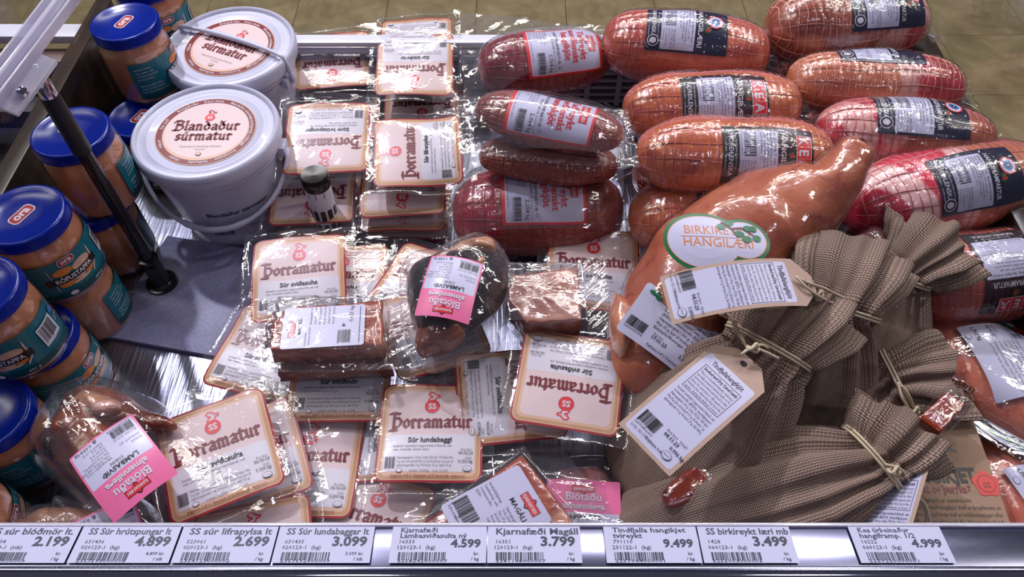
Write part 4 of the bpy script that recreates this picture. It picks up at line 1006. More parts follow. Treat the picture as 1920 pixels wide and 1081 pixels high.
sheet_art(B, 'info_label', e, (1287, 640), (1322, 590), .130, hf=lambda X, Y: -X ** 2 * 2.2 - Y ** 2 * 5, lean=16, roll=14)

# ------------------------------------------------------------------ lamb heads (singed, halved, in film)
def pink_art(kg='0,554 kg', date='29.01.23', w=.060, h=.078):
    A = Art(); x0, y0 = -w / 2, -h / 2; A.rect(x0, y0, -x0, -y0, PINK, .002, 22); A.rect(x0 + .0018, y0 + .0018, -x0 - .0018, y0 + .046, LAV, .002, 18)
    a = Art(); a.poly([(-.011, -.0035), (.011, -.0035), (.011, .0035), (.003, .0035), (0, .0062), (-.003, .0035), (-.011, .0035)], BLACK); a.poly([(-.003, -.0035), (0, -.0062), (.003, -.0035)], BLACK); a.rect(-.0105, -.003, .0105, .003, KRED, 0, 5); a.ell(0, 0, .004, .005, KRED, 4, rings=1)
    a.text('KJARNAFÆÐI', 0, -.0015, .0040, WHITE, 'C', bold=.02, width=.019); A.sub(a, 0, y0 + .0695)
    A.text('Blótaðu', 0, y0 + .0580, .0110, WHITE, 'C', bold=.02, res=2); A.text('almennilega', 0, y0 + .0498, .0085, WHITE, 'C', bold=.03, res=2)
    A.text('LAMBASVIÐ', 0, y0 + .0395, .0066, BLACK, 'C', bold=.01); A.text('SOÐIN', 0, y0 + .0350, .0040, BLACK, 'C')
    A.para(['Næringargildi í 100 g', 'Orka 1014 kJ / 243 kkal', 'Fita 17 g, mettuð 8 g', 'Kolvetni 0 g', 'Prótein 22 g', 'Salt 1,2 g', 'Pakkað 21.12.22'], .002, y0 + .0300, .0029, .0034, GREY)
    A.text(kg, .026, y0 + .0035, .0048, BLACK, 'R'); A.barcode(x0 + .004, y0 + .0065, .021, .0085, BLACK, '2311550554', .003, 61); A.text('Best fyrir ' + date, x0 + .004, y0 + .0170, .0028, BLACK)
    A.para(['Innihald:', 'Lambasvið, salt'], x0 + .004, y0 + .028, .0030, .0042, GREY); A.poly([(.004, y0 + .003), (.008, y0 + .003), (.006, y0 + .0065)], GREY)
    return A
HB = meat('black_singed_skin', (14, 10, 14), (34, 20, 24), bs=.7, rough=.2); HBR = meat('brown_singed_skin', (92, 38, 26), (158, 88, 58), dark=(50, 20, 18), bs=.6, rough=.25); HTAN = meat('tan_boiled_skin', (150, 100, 78), (192, 146, 118), dark=(96, 56, 50), bs=.5)
e = empty('lamb_head_half', P(855, 580, .06), 'black singed half lamb head with a curved pink and white label, in clingy film', 'meat')
blob('head', [(862, 478), (905, 462), (940, 490), (955, 530), (938, 572), (905, 600), (868, 625), (835, 652), (795, 645), (772, 600), (762, 550), (768, 515), (800, 497)], .105, .040, .028, HB, e, 2, .06)
blob('jaw', [(780, 505), (822, 488), (858, 466), (890, 450), (918, 456), (905, 480), (862, 496), (826, 514), (795, 535)], .122, .016, .02, HTAN, e, 4, .1)
blob('muzzle', [(782, 620), (815, 606), (852, 612), (872, 628), (850, 648), (815, 660), (788, 664), (778, 645)], .105, .024, .02, HBR, e, 6, .15)
blob('ear_stub', [(880, 455), (905, 446), (925, 452), (930, 470), (908, 474), (886, 470)], .135, .012, .01, HTAN, e, 8, .2)
blob('eye', [(895, 486), (906, 482), (912, 490), (904, 497), (894, 495)], .142, .004, .006, HTAN, e, 3, .1)
fo = [(804, 490), (872, 458), (924, 458), (958, 500), (975, 570), (935, 615), (935, 650), (880, 672), (800, 695), (762, 640), (748, 560), (760, 500)]
blob('cling_film', fo, .100, .047, .03, FILMW, e, 5, .05, pw=3.2)
A2 = Art(); A2.sub(pink_art('0,544 kg'), sc=.9); sheet_art(A2, 'label', e, (842, 533), (826, 586), .158, hf=lambda X, Y: -X ** 2 * 9 - Y ** 2 * 3, lean=6, off=.0004)
e = empty('lamb_head_half', P(200, 850, .04), 'brown boiled lamb head with pink label in the front left corner beside the jars', 'meat')
blob('head', [(130, 752), (175, 730), (235, 742), (285, 775), (325, 795), (318, 815), (262, 822), (275, 870), (225, 940), (190, 950), (140, 905), (82, 862), (78, 835), (110, 800)], .065, .046, .035, HBR, e, 5, .07)
blob('cheek', [(130, 770), (165, 742), (225, 752), (250, 780), (210, 800), (150, 800)], .088, .026, .02, HTAN, e, 9, .12)
blob('ear_stub', [(168, 762), (190, 750), (215, 752), (225, 764), (205, 775), (178, 776)], .112, .007, .01, meat('gristle', (170, 120, 110), (206, 168, 156), bs=.6), e, 9, .3)
blob('singed_edge', [(82, 850), (100, 815), (128, 792), (136, 805), (112, 832), (94, 862)], .088, .016, .012, HB, e, 9, .3)
blob('ear', [(262, 780), (300, 778), (328, 790), (330, 802), (295, 808), (262, 802)], .095, .01, .01, HBR, e, 9, .1)
blob('cling_film', [(115, 745), (190, 718), (260, 740), (335, 785), (335, 870), (300, 950), (200, 975), (110, 910), (66, 862), (85, 800)], .060, .054, .035, FILMW, e, 15, .05, pw=3.2)
sheet_art(pink_art(w=.062, h=.080), 'label', e, (224, 868), (266, 925), .124, hf=lambda X, Y: -X ** 2 * 4 - Y ** 2 * 3, lean=4)
e = empty('lamb_head_half', P(120, 985, .03), 'crumpled film wrapped lamb head cut off by the price rail under the brown one', 'meat')
blob('head', [(40, 985), (70, 965), (130, 955), (190, 965), (230, 985), (240, 1030), (140, 1060), (40, 1040)], .045, .030, .03, HTAN, e, 5, .12)
blob('cling_film', [(30, 980), (110, 945), (190, 958), (255, 935), (300, 960), (310, 1040), (160, 1075), (30, 1050)], .045, .040, .03, FILMW, e, 25, .25, pw=3.2)
sheet_art(pink_art('0,560 kg'), 'label', e, (205, 1030), (215, 1080), .085, lean=4)

# ------------------------------------------------------------------ smoked belly slabs
def mag_art(w=.100, h=.066, kg='0,421 kg'):
    A = Art(); A.rect(-w / 2, -h / 2, w / 2, h / 2, LAV, .003, 24)
    a = Art(); a.poly([(-.0125, -.0045), (.0125, -.0045), (.0125, .0045), (.0035, .0045), (0, .0075), (-.0035, .0045), (-.0125, .0045)], BLACK); a.poly([(-.0035, -.0045), (0, -.0075), (.0035, -.0045)], BLACK)
    a.rect(-.012, -.0040, .012, .0040, KRED, 0, 5); a.ell(0, 0, .0045, .0063, KRED, 4, rings=1); a.text('KJARNAFÆÐI', 0, -.0018, .0050, WHITE, 'C', bold=.02, width=.022)
    return A, a
def slab(out, z, th, mt, e, bev=.3, name='meat', seed=0):
    pts = [P(*q, z) for q in out]; n = len(pts); loop = []
    for i in range(n):
        for k in range(8): loop.append(pts[i] + (pts[(i + 1) % n] - pts[i]) * k / 8)
    c = sum(loop, Vector()) / len(loop); V = []; o = e.location; N_ = len(loop)
    prof = [(0, 1), (.3, 1), (.6, 1), (.85, 1), (.95, .98), (.985, .92), (1.0, .80), (1.0, .4), (1.0, 0), (.97, -.1)]
    for r, hh in prof:
        for q in loop:
            p = c + (q - c) * r; l_ = .0012 * math.sin(p.x * 120 + seed) * math.sin(p.y * 130 + seed) + .0006 * math.sin(p.x * 400 + p.y * 350)
            p = p + (q - c).normalized() * (.0010 * math.sin(p.x * 300 + p.y * 260 + hh * 5 + seed) if r > .9 else 0)
            V.append(Vector((p.x, p.y, z - th + th * max(hh, 0) + (l_ if hh > .5 else 0))) - o)
    return mesh(name, V, [f[::-1] for f in grid_faces(len(prof), N_, True)], mt, e)
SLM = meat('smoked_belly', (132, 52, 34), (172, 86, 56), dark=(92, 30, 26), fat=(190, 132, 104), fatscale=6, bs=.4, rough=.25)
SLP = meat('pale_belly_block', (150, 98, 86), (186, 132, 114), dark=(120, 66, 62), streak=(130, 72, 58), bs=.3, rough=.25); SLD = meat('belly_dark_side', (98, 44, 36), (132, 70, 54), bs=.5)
gm = 'vacuum packed smoked lamb belly slabs'
e = empty('belly_slab', P(610, 620, .08), 'rectangular red-brown belly slab with large white MAGÁLL label, lying across two pouches', 'meat', gm)
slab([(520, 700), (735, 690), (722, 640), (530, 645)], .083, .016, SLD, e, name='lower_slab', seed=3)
slab([(506, 612), (528, 583), (555, 572), (630, 570), (716, 560), (720, 645), (600, 652), (505, 655)], .112, .024, SLM, e)
A, a = mag_art(); A.sub(a, .0365, .008, -PI / 2 + PI)  # logo at the left end, reading upwards
A = Art(); A.rect(-.050, -.0300, .050, .0300, LAV, .003, 24); A.sub(a, -.038, -.002, PI / 2); A.text('MAGÁLL', -.0270, -.010, .0062, BLACK, rot=PI / 2, bold=.01)
for k, t in enumerate(['Næringargildi í 100 g', 'Orka 1014 kJ / 243 kkal', 'Fita 17 g, mettuð 8 g', 'Kolvetni 0,4 g  Prótein 22 g', 'Geymist við 0-4°C', 'Best fyrir 02.03.23']): A.text(t, -.015 + k * .0055, .0035, .0034, GREY, rot=PI / 2, ly=A.ly + (k == 0))
A.text('Innihaldslýsing:', -.020, -.027, .0032, GREY, rot=PI / 2); A.text('Lambaslög, salt, E250', -.0155, -.027, .0032, GREY, rot=PI / 2)
A.text('0,421 kg', .0355, .005, .0070, BLACK, rot=PI / 2); A.barcode(.0180, -.025, .016, .018, BLACK, None, None, 71); A.line([(.0440, -.026), (.0440, .027)], .0007, NAVY); A.poly([(.022, -.001), (.027, -.001), (.0245, .003)], GREY)
A2 = Art(); A2.sub(A, sc=.82); sheet_art(A2, 'label', e, (607, 612), (612, 560), .1145, lean=0)
def tops_slab(x, y, s):
    a, b = P(506, 655, .112), P(718, 562, .112)
    if a.x - .004 < x < b.x + .002 and a.y - .004 < y < b.y + .002: return .1175 if s > 0 else .062
    return None
bag(e, ((478, 560), (790, 548), (812, 690), (505, 700)), .096, tops_slab, 61)
e = empty('belly_slab', P(1025, 570, .05), 'thick square block of pale smoked belly without label, right of the black lamb head', 'meat', gm)
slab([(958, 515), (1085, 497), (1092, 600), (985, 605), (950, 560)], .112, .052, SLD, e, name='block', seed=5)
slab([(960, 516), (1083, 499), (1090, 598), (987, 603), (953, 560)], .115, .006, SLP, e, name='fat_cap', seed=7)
def tops_b(x, y, s):
    a, b = P(956, 603, .115), P(1089, 500, .115)
    if a.x - .004 < x < b.x + .004 and a.y - .005 < y < b.y + .004: return .1195 if s > 0 else .05
    return None
bag(e, ((925, 520), (1135, 478), (1150, 640), (940, 640)), .080, tops_b, 63)
e = empty('belly_slab', P(925, 915, .04), 'belly slab turned diagonally with white label reading MAGÁLL, just above the price rail', 'meat', gm)
slab([(978, 850), (1078, 975), (1010, 1060), (870, 1070), (795, 975)], .075, .026, SLM, e, seed=9)
A = Art(); A.rect(-.031, -.041, .031, .041, LAV, .004, 24); A.sub(a, .008, .0310, 0, .95); A.text('MAGÁLL', .008, .0165, .0070, BLACK, 'C', bold=.01)
A.para(['Innihaldslýsing:', 'Lambaslög, salt,', 'rotvarnarefni', 'E250'], -.028, .0080, .0038, .0046, GREY); A.para(['Næringargildi í 100 g', 'Orka 1014 kJ / 243 kkal', 'Fita 17 g, mettuð 8 g', 'Kolvetni 0,4 g', 'Prótein 22 g', 'Salt 2,0 g'], .000, .010, .0034, .0040, GREY, mw=.028)
A.barcode(-.028, -.030, .026, .015, BLACK, '2311480048', .0036, 73); A.text('Best fyrir 02.03.23', .002, -.030, .0036, BLACK)
sheet_art(A, 'label', e, (930, 962), (992, 928), .0785)
def tops_c(x, y, s):
    q = [P(978, 850, .075), P(1078, 975, .075), P(940, 1060, .075), P(795, 975, .075)]; ins = True
    for i in range(4):
        a_, b_ = q[i], q[(i + 1) % 4]
        if (b_.x - a_.x) * (y - a_.y) - (b_.y - a_.y) * (x - a_.x) > .0004: ins = False
    return (.0815 if s > 0 else .045) if ins else None
bag(e, ((1020, 800), (1175, 985), (950, 1100), (755, 965)), .060, tops_c, 65)
# pink labelled pack under it
e = empty('brawn_pack', P(1095, 950, .02), 'pink labelled pack half hidden beneath the diagonal belly slab', 'meat pouch')
blob('filling', [(1050, 880), (1130, 880), (1150, 950), (1140, 1040), (1050, 1040), (1020, 950)], .035, .015, .02, MPINK, e, 4, .05)
sheet_art(pink_art('0,300 kg', w=.07), 'label', e, (1094, 975), (1094, 925), .0515)
blob('film', [(1030, 860), (1150, 860), (1168, 950), (1160, 1050), (1040, 1050), (1010, 950)], .034, .019, .022, FILMW, e, 4, .05, pw=3.5)
# vacuum packed dark lean pieces around the sacks
def lean_piece(outl, z, hu, label, mt=DRM, seed=0):
    c = outl[0]; e = empty('smoked_meat_piece', P(*c, max(0, z - .04)), label, 'meat', 'smoked lean pieces in tight film'); blob('meat', outl, z, hu, hu, mt, e, seed, .06, pw=3); 
    cx = sum(p[0] for p in outl) / len(outl); cy = sum(p[1] for p in outl) / len(outl); blob('film', [(cx + (x - cx) * 1.10 , cy + (y - cy) * 1.10) for x, y in outl], z, hu + .002, hu + .002, FILMT, e, seed + 1, .05, pw=3.4)
LEANR = meat('glossy_red_lean', (118, 34, 22), (158, 60, 34), dark=(84, 20, 18), bs=.3, rough=.2)
lean_piece([(1598, 452), (1632, 436), (1660, 450), (1655, 480), (1632, 505), (1600, 495), (1590, 470)], .135, .018, 'dark wine red piece in film poking up between the two rear sack mouths', DRM, 1)
lean_piece([(1745, 462), (1775, 470), (1778, 495), (1752, 500), (1738, 480)], .128, .014, 'small dark piece in film behind the right rear sack mouth', DRM, 2)

# ------------------------------------------------------------------ burlap sacks
def burlap(name='burlap', tint=1.0):
    m, n, l, b = nodes(name); tc = N(n, 'ShaderNodeTexCoord')
    def wv(sc, direction, dist=.5):
        w = N(n, 'ShaderNodeTexWave', wave_type='BANDS', bands_direction=direction, wave_profile='SIN'); w.inputs['Scale'].default_value = sc; w.inputs['Distortion'].default_value = dist; w.inputs['Detail'].default_value = 1; w.inputs['Detail Scale'].default_value = .6
        l.new(tc.outputs['UV'], w.inputs['Vector']); return w.outputs['Fac']
    mp = N(n, 'ShaderNodeMapping'); l.new(tc.outputs['UV'], mp.inputs[0])
    sc = 180
    wx, wy = wv(sc, 'X', .45), wv(sc, 'Y', .45)
    ch = N(n, 'ShaderNodeTexChecker'); ch.inputs['Scale'].default_value = sc * 2 * PI / PI / 1.0 * .5 * 2 / 1.0
    ch.inputs['Scale'].default_value = sc * 20 / (2 * PI); l.new(tc.outputs['UV'], ch.inputs['Vector'])
    h = math_(n, l, 'MAXIMUM', math_(n, l, 'MULTIPLY', wx, ch.outputs['Fac']), math_(n, l, 'MULTIPLY', wy, math_(n, l, 'SUBTRACT', 1.0, ch.outputs['Fac'])))
    h2 = math_(n, l, 'MULTIPLY', wx, wy)
    hh = math_(n, l, 'ADD', math_(n, l, 'MULTIPLY', h, .65), math_(n, l, 'MULTIPLY', h2, .5))
    big = noise(n, l, tc.outputs['UV'], 22, 4, .3); slub = noise(n, l, tc.outputs['UV'], 420, 2)
    base = ramp(n, l, big, [(.3, lin((134, 110, 100))), (.7, lin((168, 142, 128)))])
    thr = ramp(n, l, hh, [(.02, lin((70, 54, 50))), (.30, lin((140, 118, 108))), (.75, lin((196, 172, 160)))])
    c = mixc(n, l, .6, base, thr); c = mixc(n, l, math_(n, l, 'MULTIPLY', slub, .25), c, lin((96, 80, 54)))
    l.new(c, b.inputs['Base Color']); b.inputs['Roughness'].default_value = .9; b.inputs['Specular IOR Level'].default_value = .12
    bump(n, l, b, hh, .9, .0011); return m
BURL = burlap(); CORD = flat('cotton_cord', (196, 178, 152), .55, var=.12, scale=300)
def sack(spine, label, seed=0, nfold=9, lines=()):
    """spine: list of (px, py, z, half-width m, half-height m, fold amplitude); neck is the narrowest entry, last = mouth"""
    pts = [P(a, b, z) for a, b, z, *_ in spine]; e = empty('burlap_sack', (pts[0].x, pts[0].y, 0), label, 'sack', 'burlap sacks of dry cured lamb'); o = e.location
    SUB = 12
    A_, w = catmull(pts, [s[3] for s in spine], SUB); _, h = catmull(pts, [s[4] for s in spine], SUB); _, fa = catmull(pts, [s[5] for s in spine], SUB)
    K = len(A_); n = 240; V = []; UV = []; arc = 0; circ0 = 2 * PI * max(s[3] for s in spine) * .75; r = random.Random(seed); ph = [r.uniform(0, 6.3) for _ in range(8)]
    up0 = None
    for k, p in enumerate(A_):
        if k: arc += (A_[k] - A_[k - 1]).length
        t = (A_[min(k + 1, K - 1)] - A_[max(k - 1, 0)]).normalized(); a = t.cross(Vector((0, 0, 1))).normalized(); b = a.cross(t).normalized(); q = k / (K - 1)
        for j in range(n):
            th = 2 * PI * j / n
            f = math.sin(nfold * th + ph[0] + .8 * math.sin(2 * th + ph[1])) * .6 + math.sin((nfold + 4) * th + ph[2] + q * 2) * .35 + .3 * math.sin(2 * nfold * th + ph[3]) 
            f = (abs(f) ** .7) * (1 if f > 0 else -1)
            rr = 1 + fa[k] * f + .025 * math.sin(3 * th + q * 7 + ph[4]) + .02 * math.sin(5 * th - q * 11 + ph[5])
            ext = 0
            if q > .985: ext = 0
            pos = p + a * math.cos(th) * w[k] * rr + b * math.sin(th) * h[k] * rr
            if q > .8: pos = pos + t * (.006 * math.sin(nfold * th * .5 + ph[6]) + .004 * math.sin(3 * th + ph[7])) * (q - .8) * 5
            V.append(pos - o); UV.append((th / (2 * PI) * circ0 * 1.0, arc))
    Fs = grid_faces(K, n, True)
    Fs.append(tuple(range(n - 1, -1, -1)))
    me = bpy.data.meshes.new('cloth'); me.from_pydata([tuple(v) for v in V], [], Fs); me.materials.append(BURL)
    ul = me.uv_layers.new(name='uv'); li = np.zeros(len(me.loops), dtype=np.int32); me.loops.foreach_get('vertex_index', li); uv = np.array(UV)[li]
    pi_ = np.repeat(np.arange(len(Fs) - 1), 4); uvq = uv[:4 * (len(Fs) - 1)].reshape(-1, 4, 2); wrapm = (uvq[:, :, 0].max(1) - uvq[:, :, 0].min(1)) > circ0 / 2
    sm = uvq[:, :, 0] < circ0 / 2; uvq[:, :, 0] += (sm & wrapm[:, None]) * circ0; uv[:4 * (len(Fs) - 1)] = uvq.reshape(-1, 2)
    ul.data.foreach_set('uv', uv.astype(np.float32).ravel()); me.update()
    o2 = link('cloth', me, e); md = o2.modifiers.new('thick', 'SOLIDIFY'); md.thickness = .0013; md.offset = -1
    # drawstring at the narrowest ring
    kn = min(range(K // 3, K - 4), key=lambda k: w[k]); p = A_[kn]; t = (A_[kn + 1] - A_[kn - 1]).normalized(); a = t.cross(Vector((0, 0, 1))).normalized(); b = a.cross(t).normalized()
    for d_ in (-.0016, .0014):
        loop = [p + t * d_ + a * math.cos(x) * (w[kn] * (1 + fa[kn] * .75) + .0012) + b * math.sin(x) * (h[kn] * (1 + fa[kn] * .75) + .0012) - o for x in np.linspace(0, 2 * PI, 41)]
        tube('drawstring', loop, .0013, CORD, e, 7)
    for ln in lines:
        tube('string_end', [P(x, y, z) - o for x, y, z in ln], .00125, CORD, e, 7, smooth_n=6)
        q = P(*ln[-1]) - o; 
    return e
def knot(e, px, py, z, r=.0032):
    c = P(px, py, z) - e.location; pts = [c + Vector((r * math.cos(a) * 1.1, r * math.sin(2 * a) * .7, r * .7 * math.sin(a))) for a in np.linspace(0, 2 * PI, 18)]
    tube('knot', pts, .0016, CORD, e, 7)
# rear right sack (mouth fanning right)
s = sack([(1600, 800, .030, .030, .020, .02), (1612, 770, .045, .050, .032, .03), (1628, 690, .065, .060, .040, .05), (1655, 610, .090, .048, .036, .10), (1680, 545, .120, .030, .026, .20), (1692, 516, .135, .024, .019, .24), (1706, 500, .142, .030, .022, .26), (1735, 474, .150, .043, .024, .24), (1755, 455, .152, .050, .026, .22)],
         'rear right burlap sack, its open mouth fanned out towards the upside-down KEA roast', 11, 8)
# rear left sack (mouth towards the leg)
s = sack([(1510, 850, .020, .030, .020, .02), (1520, 820, .045, .052, .030, .03), (1535, 740, .075, .060, .040, .05), (1545, 660, .110, .050, .038, .12), (1556, 600, .140, .037, .028, .22), (1566, 572, .152, .034, .024, .26), (1575, 552, .158, .038, .025, .26), (1590, 515, .165, .049, .027, .22), (1604, 480, .165, .054, .028, .18)],
         'rear left burlap sack leaning on the smoked leg, holding the bent horizontal tag', 12, 8, lines=(((1572, 572, .186), (1548, 562, .196), (1520, 545, .216), (1492, 518, .222)), ((1584, 560, .182), (1545, 540, .200), (1515, 530, .217), (1492, 518, .222))))
knot(s, 1535, 551, .201)
# middle right sack
s = sack([(1490, 870, .020, .028, .02, .02), (1508, 850, .035, .040, .028, .03), (1560, 790, .055, .050, .036, .05), (1620, 745, .075, .042, .034, .12), (1660, 722, .090, .030, .026, .22), (1682, 712, .098, .026, .022, .26), (1702, 706, .102, .032, .022, .26), (1738, 700, .105, .044, .024, .22), (1765, 696, .105, .048, .024, .18)],
         'middle burlap sack with round frilled mouth beside the green edged packs', 13, 8, lines=(((1690, 722, .128), (1705, 742, .122), (1716, 770, .108)), ((1684, 716, .128), (1692, 748, .122), (1712, 776, .106))))
knot(s, 1714, 770, .108, .004)
# large front left sack
s = sack([(1208, 950, .018, .040, .018, .02), (1228, 925, .035, .062, .030, .03), (1275, 860, .062, .078, .042, .04), (1345, 780, .095, .074, .046, .07), (1400, 712, .130, .052, .040, .16), (1428, 672, .150, .036, .030, .24), (1440, 650, .158, .034, .025, .26), (1456, 626, .164, .042, .027, .26), (1480, 590, .168, .054, .030, .22), (1494, 566, .168, .058, .032, .20)],
         'large front left burlap sack carrying the big slanted kraft tag', 14, 9, lines=(((1395, 640, .190), (1375, 600, .190), (1356, 582, .185)), ((1460, 672, .190), (1432, 658, .196), (1410, 650, .198), (1394, 660, .196)), ((1440, 652, .192), (1425, 646, .199), (1404, 655, .199), (1390, 664, .196)), ((1400, 650, .19), (1384, 625, .19), (1370, 595, .188))))
knot(s, 1412, 652, .198, .0042); knot(s, 1358, 588, .186)
# long front sack lying along the rail
s = sack([(1165, 1010, .020, .030, .018, .02), (1200, 1000, .035, .044, .028, .03), (1300, 968, .060, .050, .038, .05), (1420, 935, .080, .056, .044, .08), (1530, 905, .098, .052, .044, .13), (1600, 882, .112, .038, .034, .20), (1636, 862, .120, .029, .026, .26), (1650, 848, .124, .031, .026, .27), (1670, 825, .130, .039, .028, .24), (1688, 802, .132, .044, .028, .20)],
         'long burlap sack lying diagonally along the price rail, mouth to the right', 15, 9, lines=(((1660, 870, .150), (1690, 880, .145), (1706, 905, .135), (1712, 925, .125), (1735, 945, .118), (1745, 985, .105)), ((1668, 876, .148), (1680, 900, .140), (1690, 915, .130)), ((1712, 925, .125), (1728, 940, .114), (1736, 960, .108), (1738, 988, .1))))
knot(s, 1676, 882, .148, .0042); knot(s, 1713, 926, .124)
# lean meat poking through
e = empty('smoked_meat_piece', P(1765, 770, .09), 'glossy red-brown meat stick poking out above the brown paper card', 'meat', 'smoked lean pieces in tight film')
slab([(1724, 780), (1776, 732), (1813, 757), (1764, 810)], .136, .018, LEANR, e)
blob('film', [(1715, 785), (1776, 724), (1822, 755), (1764, 820)], .127, .0125, .014, FILMT, e, 3, .03, pw=5)
lean_piece([(1303, 864), (1325, 872), (1352, 900), (1338, 928), (1262, 952), (1240, 928), (1268, 895)], .093, .010, 'glossy red meat showing through the torn sack below the big tag', LEANR, 5)

# ------------------------------------------------------------------ tags and card
KRAFT = flat('kraft_card', (178, 150, 136), .7, var=.06, scale=120); CARDB = flat('brown_paper_card', (160, 130, 108), .75, var=.08, scale=150)
TAGT = ['Tindfjallahangikjöt', 'Smoked and Dry Cured Lamb']
def tag_art(w=.056, h=.122, kg='0.996 kg', date='04.11.23'):
    A = Art(); x0 = -w / 2; c = .016; ys = list(np.linspace(-h / 2, h / 2 - c, 16)); V = []; 
    for y in ys:
        for t in np.linspace(0, 1, 10): V.append((x0 + w * t, y))
    for k in range(1, 6):
        q = k / 5; ww = w - 2 * q * c
        for t in np.linspace(0, 1, 10): V.append((-ww / 2 + ww * t, h / 2 - c + c * q))
    A.add(V, grid_faces(len(ys) + 5, 10), KRAFT)
    x1 = w / 2 - .0035; yb = -h / 2 + .003; yt = h / 2 - .0235; A.rect(-x1, yb, x1, yt, LAV, .003, 20)
    A.ell(0, h / 2 - .009, .0032, .0032, BLACK, 16)
    A.text('Tindfjallahangikjöt', 0, yt - .0085, .0072, INK, 'C', bold=.015, res=2, width=.034)
    fx = .0195; A.line([(-fx, yt - .012), (fx, yt - .012), (fx, yt - .042), (-fx, yt - .042), (-fx, yt - .012)], .0004, INK)
    A.text('Smoked and Dry Cured Lamb', 0, yt - .0170, .0048, INK, 'C', bold=.015, width=.036)
    A.para(['This is a South-Icelandic delicacy,', 'specially prepared smoked lamb, to be', 'served uncooked and sliced in thin', "slivers. It's customary to offer guests and", 'friends a bite, when they drop by in the', 'winter, during the Advent or Þorri.'], -.0180, yt - .0215, .0036, .0039, GREY, mw=.036)
    A.para(['Innihald: Lambakjöt (upprunaland Ísland), salt,', 'rotvarnarefni (E250), kryddpiparr.', 'Næringargildi í 100 g: Orka 772 kJ / 186 kkal.', 'Fita 8 g, þar af mettuð 3,9 g. Kolvetni 1 g,', 'sykurtegundir 0,1 g. Prótein 27 g. Salt 4,8 g'], -.0205, yt - .0470, .0036, .0040, INK, mw=.041)
    A.barcode(-.0225, yb + .012, .019, .0115, BLACK, '2257944000999', .003, 81)
    A.text('Best fyrir:', .001, yb + .0225, .0030, INK); A.text(date, .001, yb + .0180, .0046, INK, bold=.02); A.text('Þyngd:', .0150, yb + .0225, .003, INK); A.text(kg, .0125, yb + .0125, .0044, INK, bold=.02)
    A.text('Lota: 02-151', -.0225, yb + .0045, .0034, INK); A.text('Kælivara 0-4°C', -.006, yb + .0045, .0034, INK, bold=.015)
    A.ell(.0155, yb + .007, .0045, .0035, INK, 18); A.ell(.0155, yb + .007, .0041, .0031, LAV, 18); A.text('A002', .0155, yb + .0060, .0028, INK, 'C')
    return A
def tag_thing(c, up, z, label, art, hf=None, lean=0, roll=0, flip=False, sc=1):
    a, M = orient(c, up, z); e = empty('hang_tag', a, label, 'tag', 'kraft hang tags tied to the sacks')
    sheet_art(art, 'printed_card', e, c, up, z, hf=hf, lean=lean, roll=roll, off=.0)
    return e
# ends of a tag along its long axis: bottom pixel -> top pixel
tag_thing((1312, 750), (1415, 664), .186, 'big slanted kraft tag with rounded white sticker, tied to the front left sack', tag_art(w=.058, h=.130), lean=4, hf=lambda X, Y: -(Y + .0) ** 2 * 1.0)
tag_thing((1396, 532), (1510, 520), .224, 'bent horizontal kraft tag lying over the smoked leg', tag_art(w=.048, h=.134, kg='1.090 kg', date='04.11.23'), lean=8, hf=lambda X, Y: -Y ** 2 * 3.2)
tag_thing((1668, 935), (1690, 865), .128, 'kraft tag standing half hidden beside the long front sack', tag_art(w=.05, h=.11), roll=-50, hf=lambda X, Y: -X ** 2 * 2)
e = empty('paper_card', P(1785, 890, .05), 'brown paper card with black TINDFJALLA HANGIKJET heading and red wax seal', 'card')
A = Art(); A.rect(-.052, -.085, .052, .085, CARDB, .001, 20)
A.poly([(-.012, .020), (.004, .035), (.010, .029), (.018, .027), (.028, .020)], BLACK); A.poly([(.006, .031), (.010, .029), (.013, .026), (.007, .028)], CARDB)
A.text('TINDFJALLA', -.036, .0060, .0150, BLACK, bold=.03, res=2, width=.050); A.text('HANGIKJET', -.036, -.0090, .0195, BLACK, bold=.04, res=2, width=.072); A.text('Tvíreykt og þurrkað', -.036, -.0185, .0105, DRED, bold=.03, res=2, width=.064)
for k, r in enumerate((.0115,)):
    V = [(.043 + (r + .0012 * math.sin(5 * t)) * math.cos(t), -.010 + (r + .0012 * math.sin(5 * t)) * math.sin(t)) for t in np.linspace(0, 2 * PI, 40, endpoint=False)]; A.poly(V, HOT)
A.ell(.043, -.010, .0082, .0082, DRED, 24); A.ell(.043, -.010, .0074, .0074, HOT, 24); A.text('SS', .043, -.0140, .0075, DRED, 'C', bold=.02)
A.para(['Tindfjallahangikjet er sunnlenskt,', 'tvíreykt og þurrkað hangikjöt. Það er bragðmeira en', 'best er að borða það hrátt. Það er hráðskemmilegur siður', 'að bjóða gestum að bragða flís af þessu bragðgóða', 'kjöti þegar ber að garði á aðventu eða þorra.', '', 'Tindfjallahangikjöt hæfir einkar vel á jólahlaðborð'], -.040, -.0270, .0050, .0064, BLACK, mw=.088)
sheet_art(A, 'printed_card', e, (1752, 886), (1714, 776), .096, lean=3)

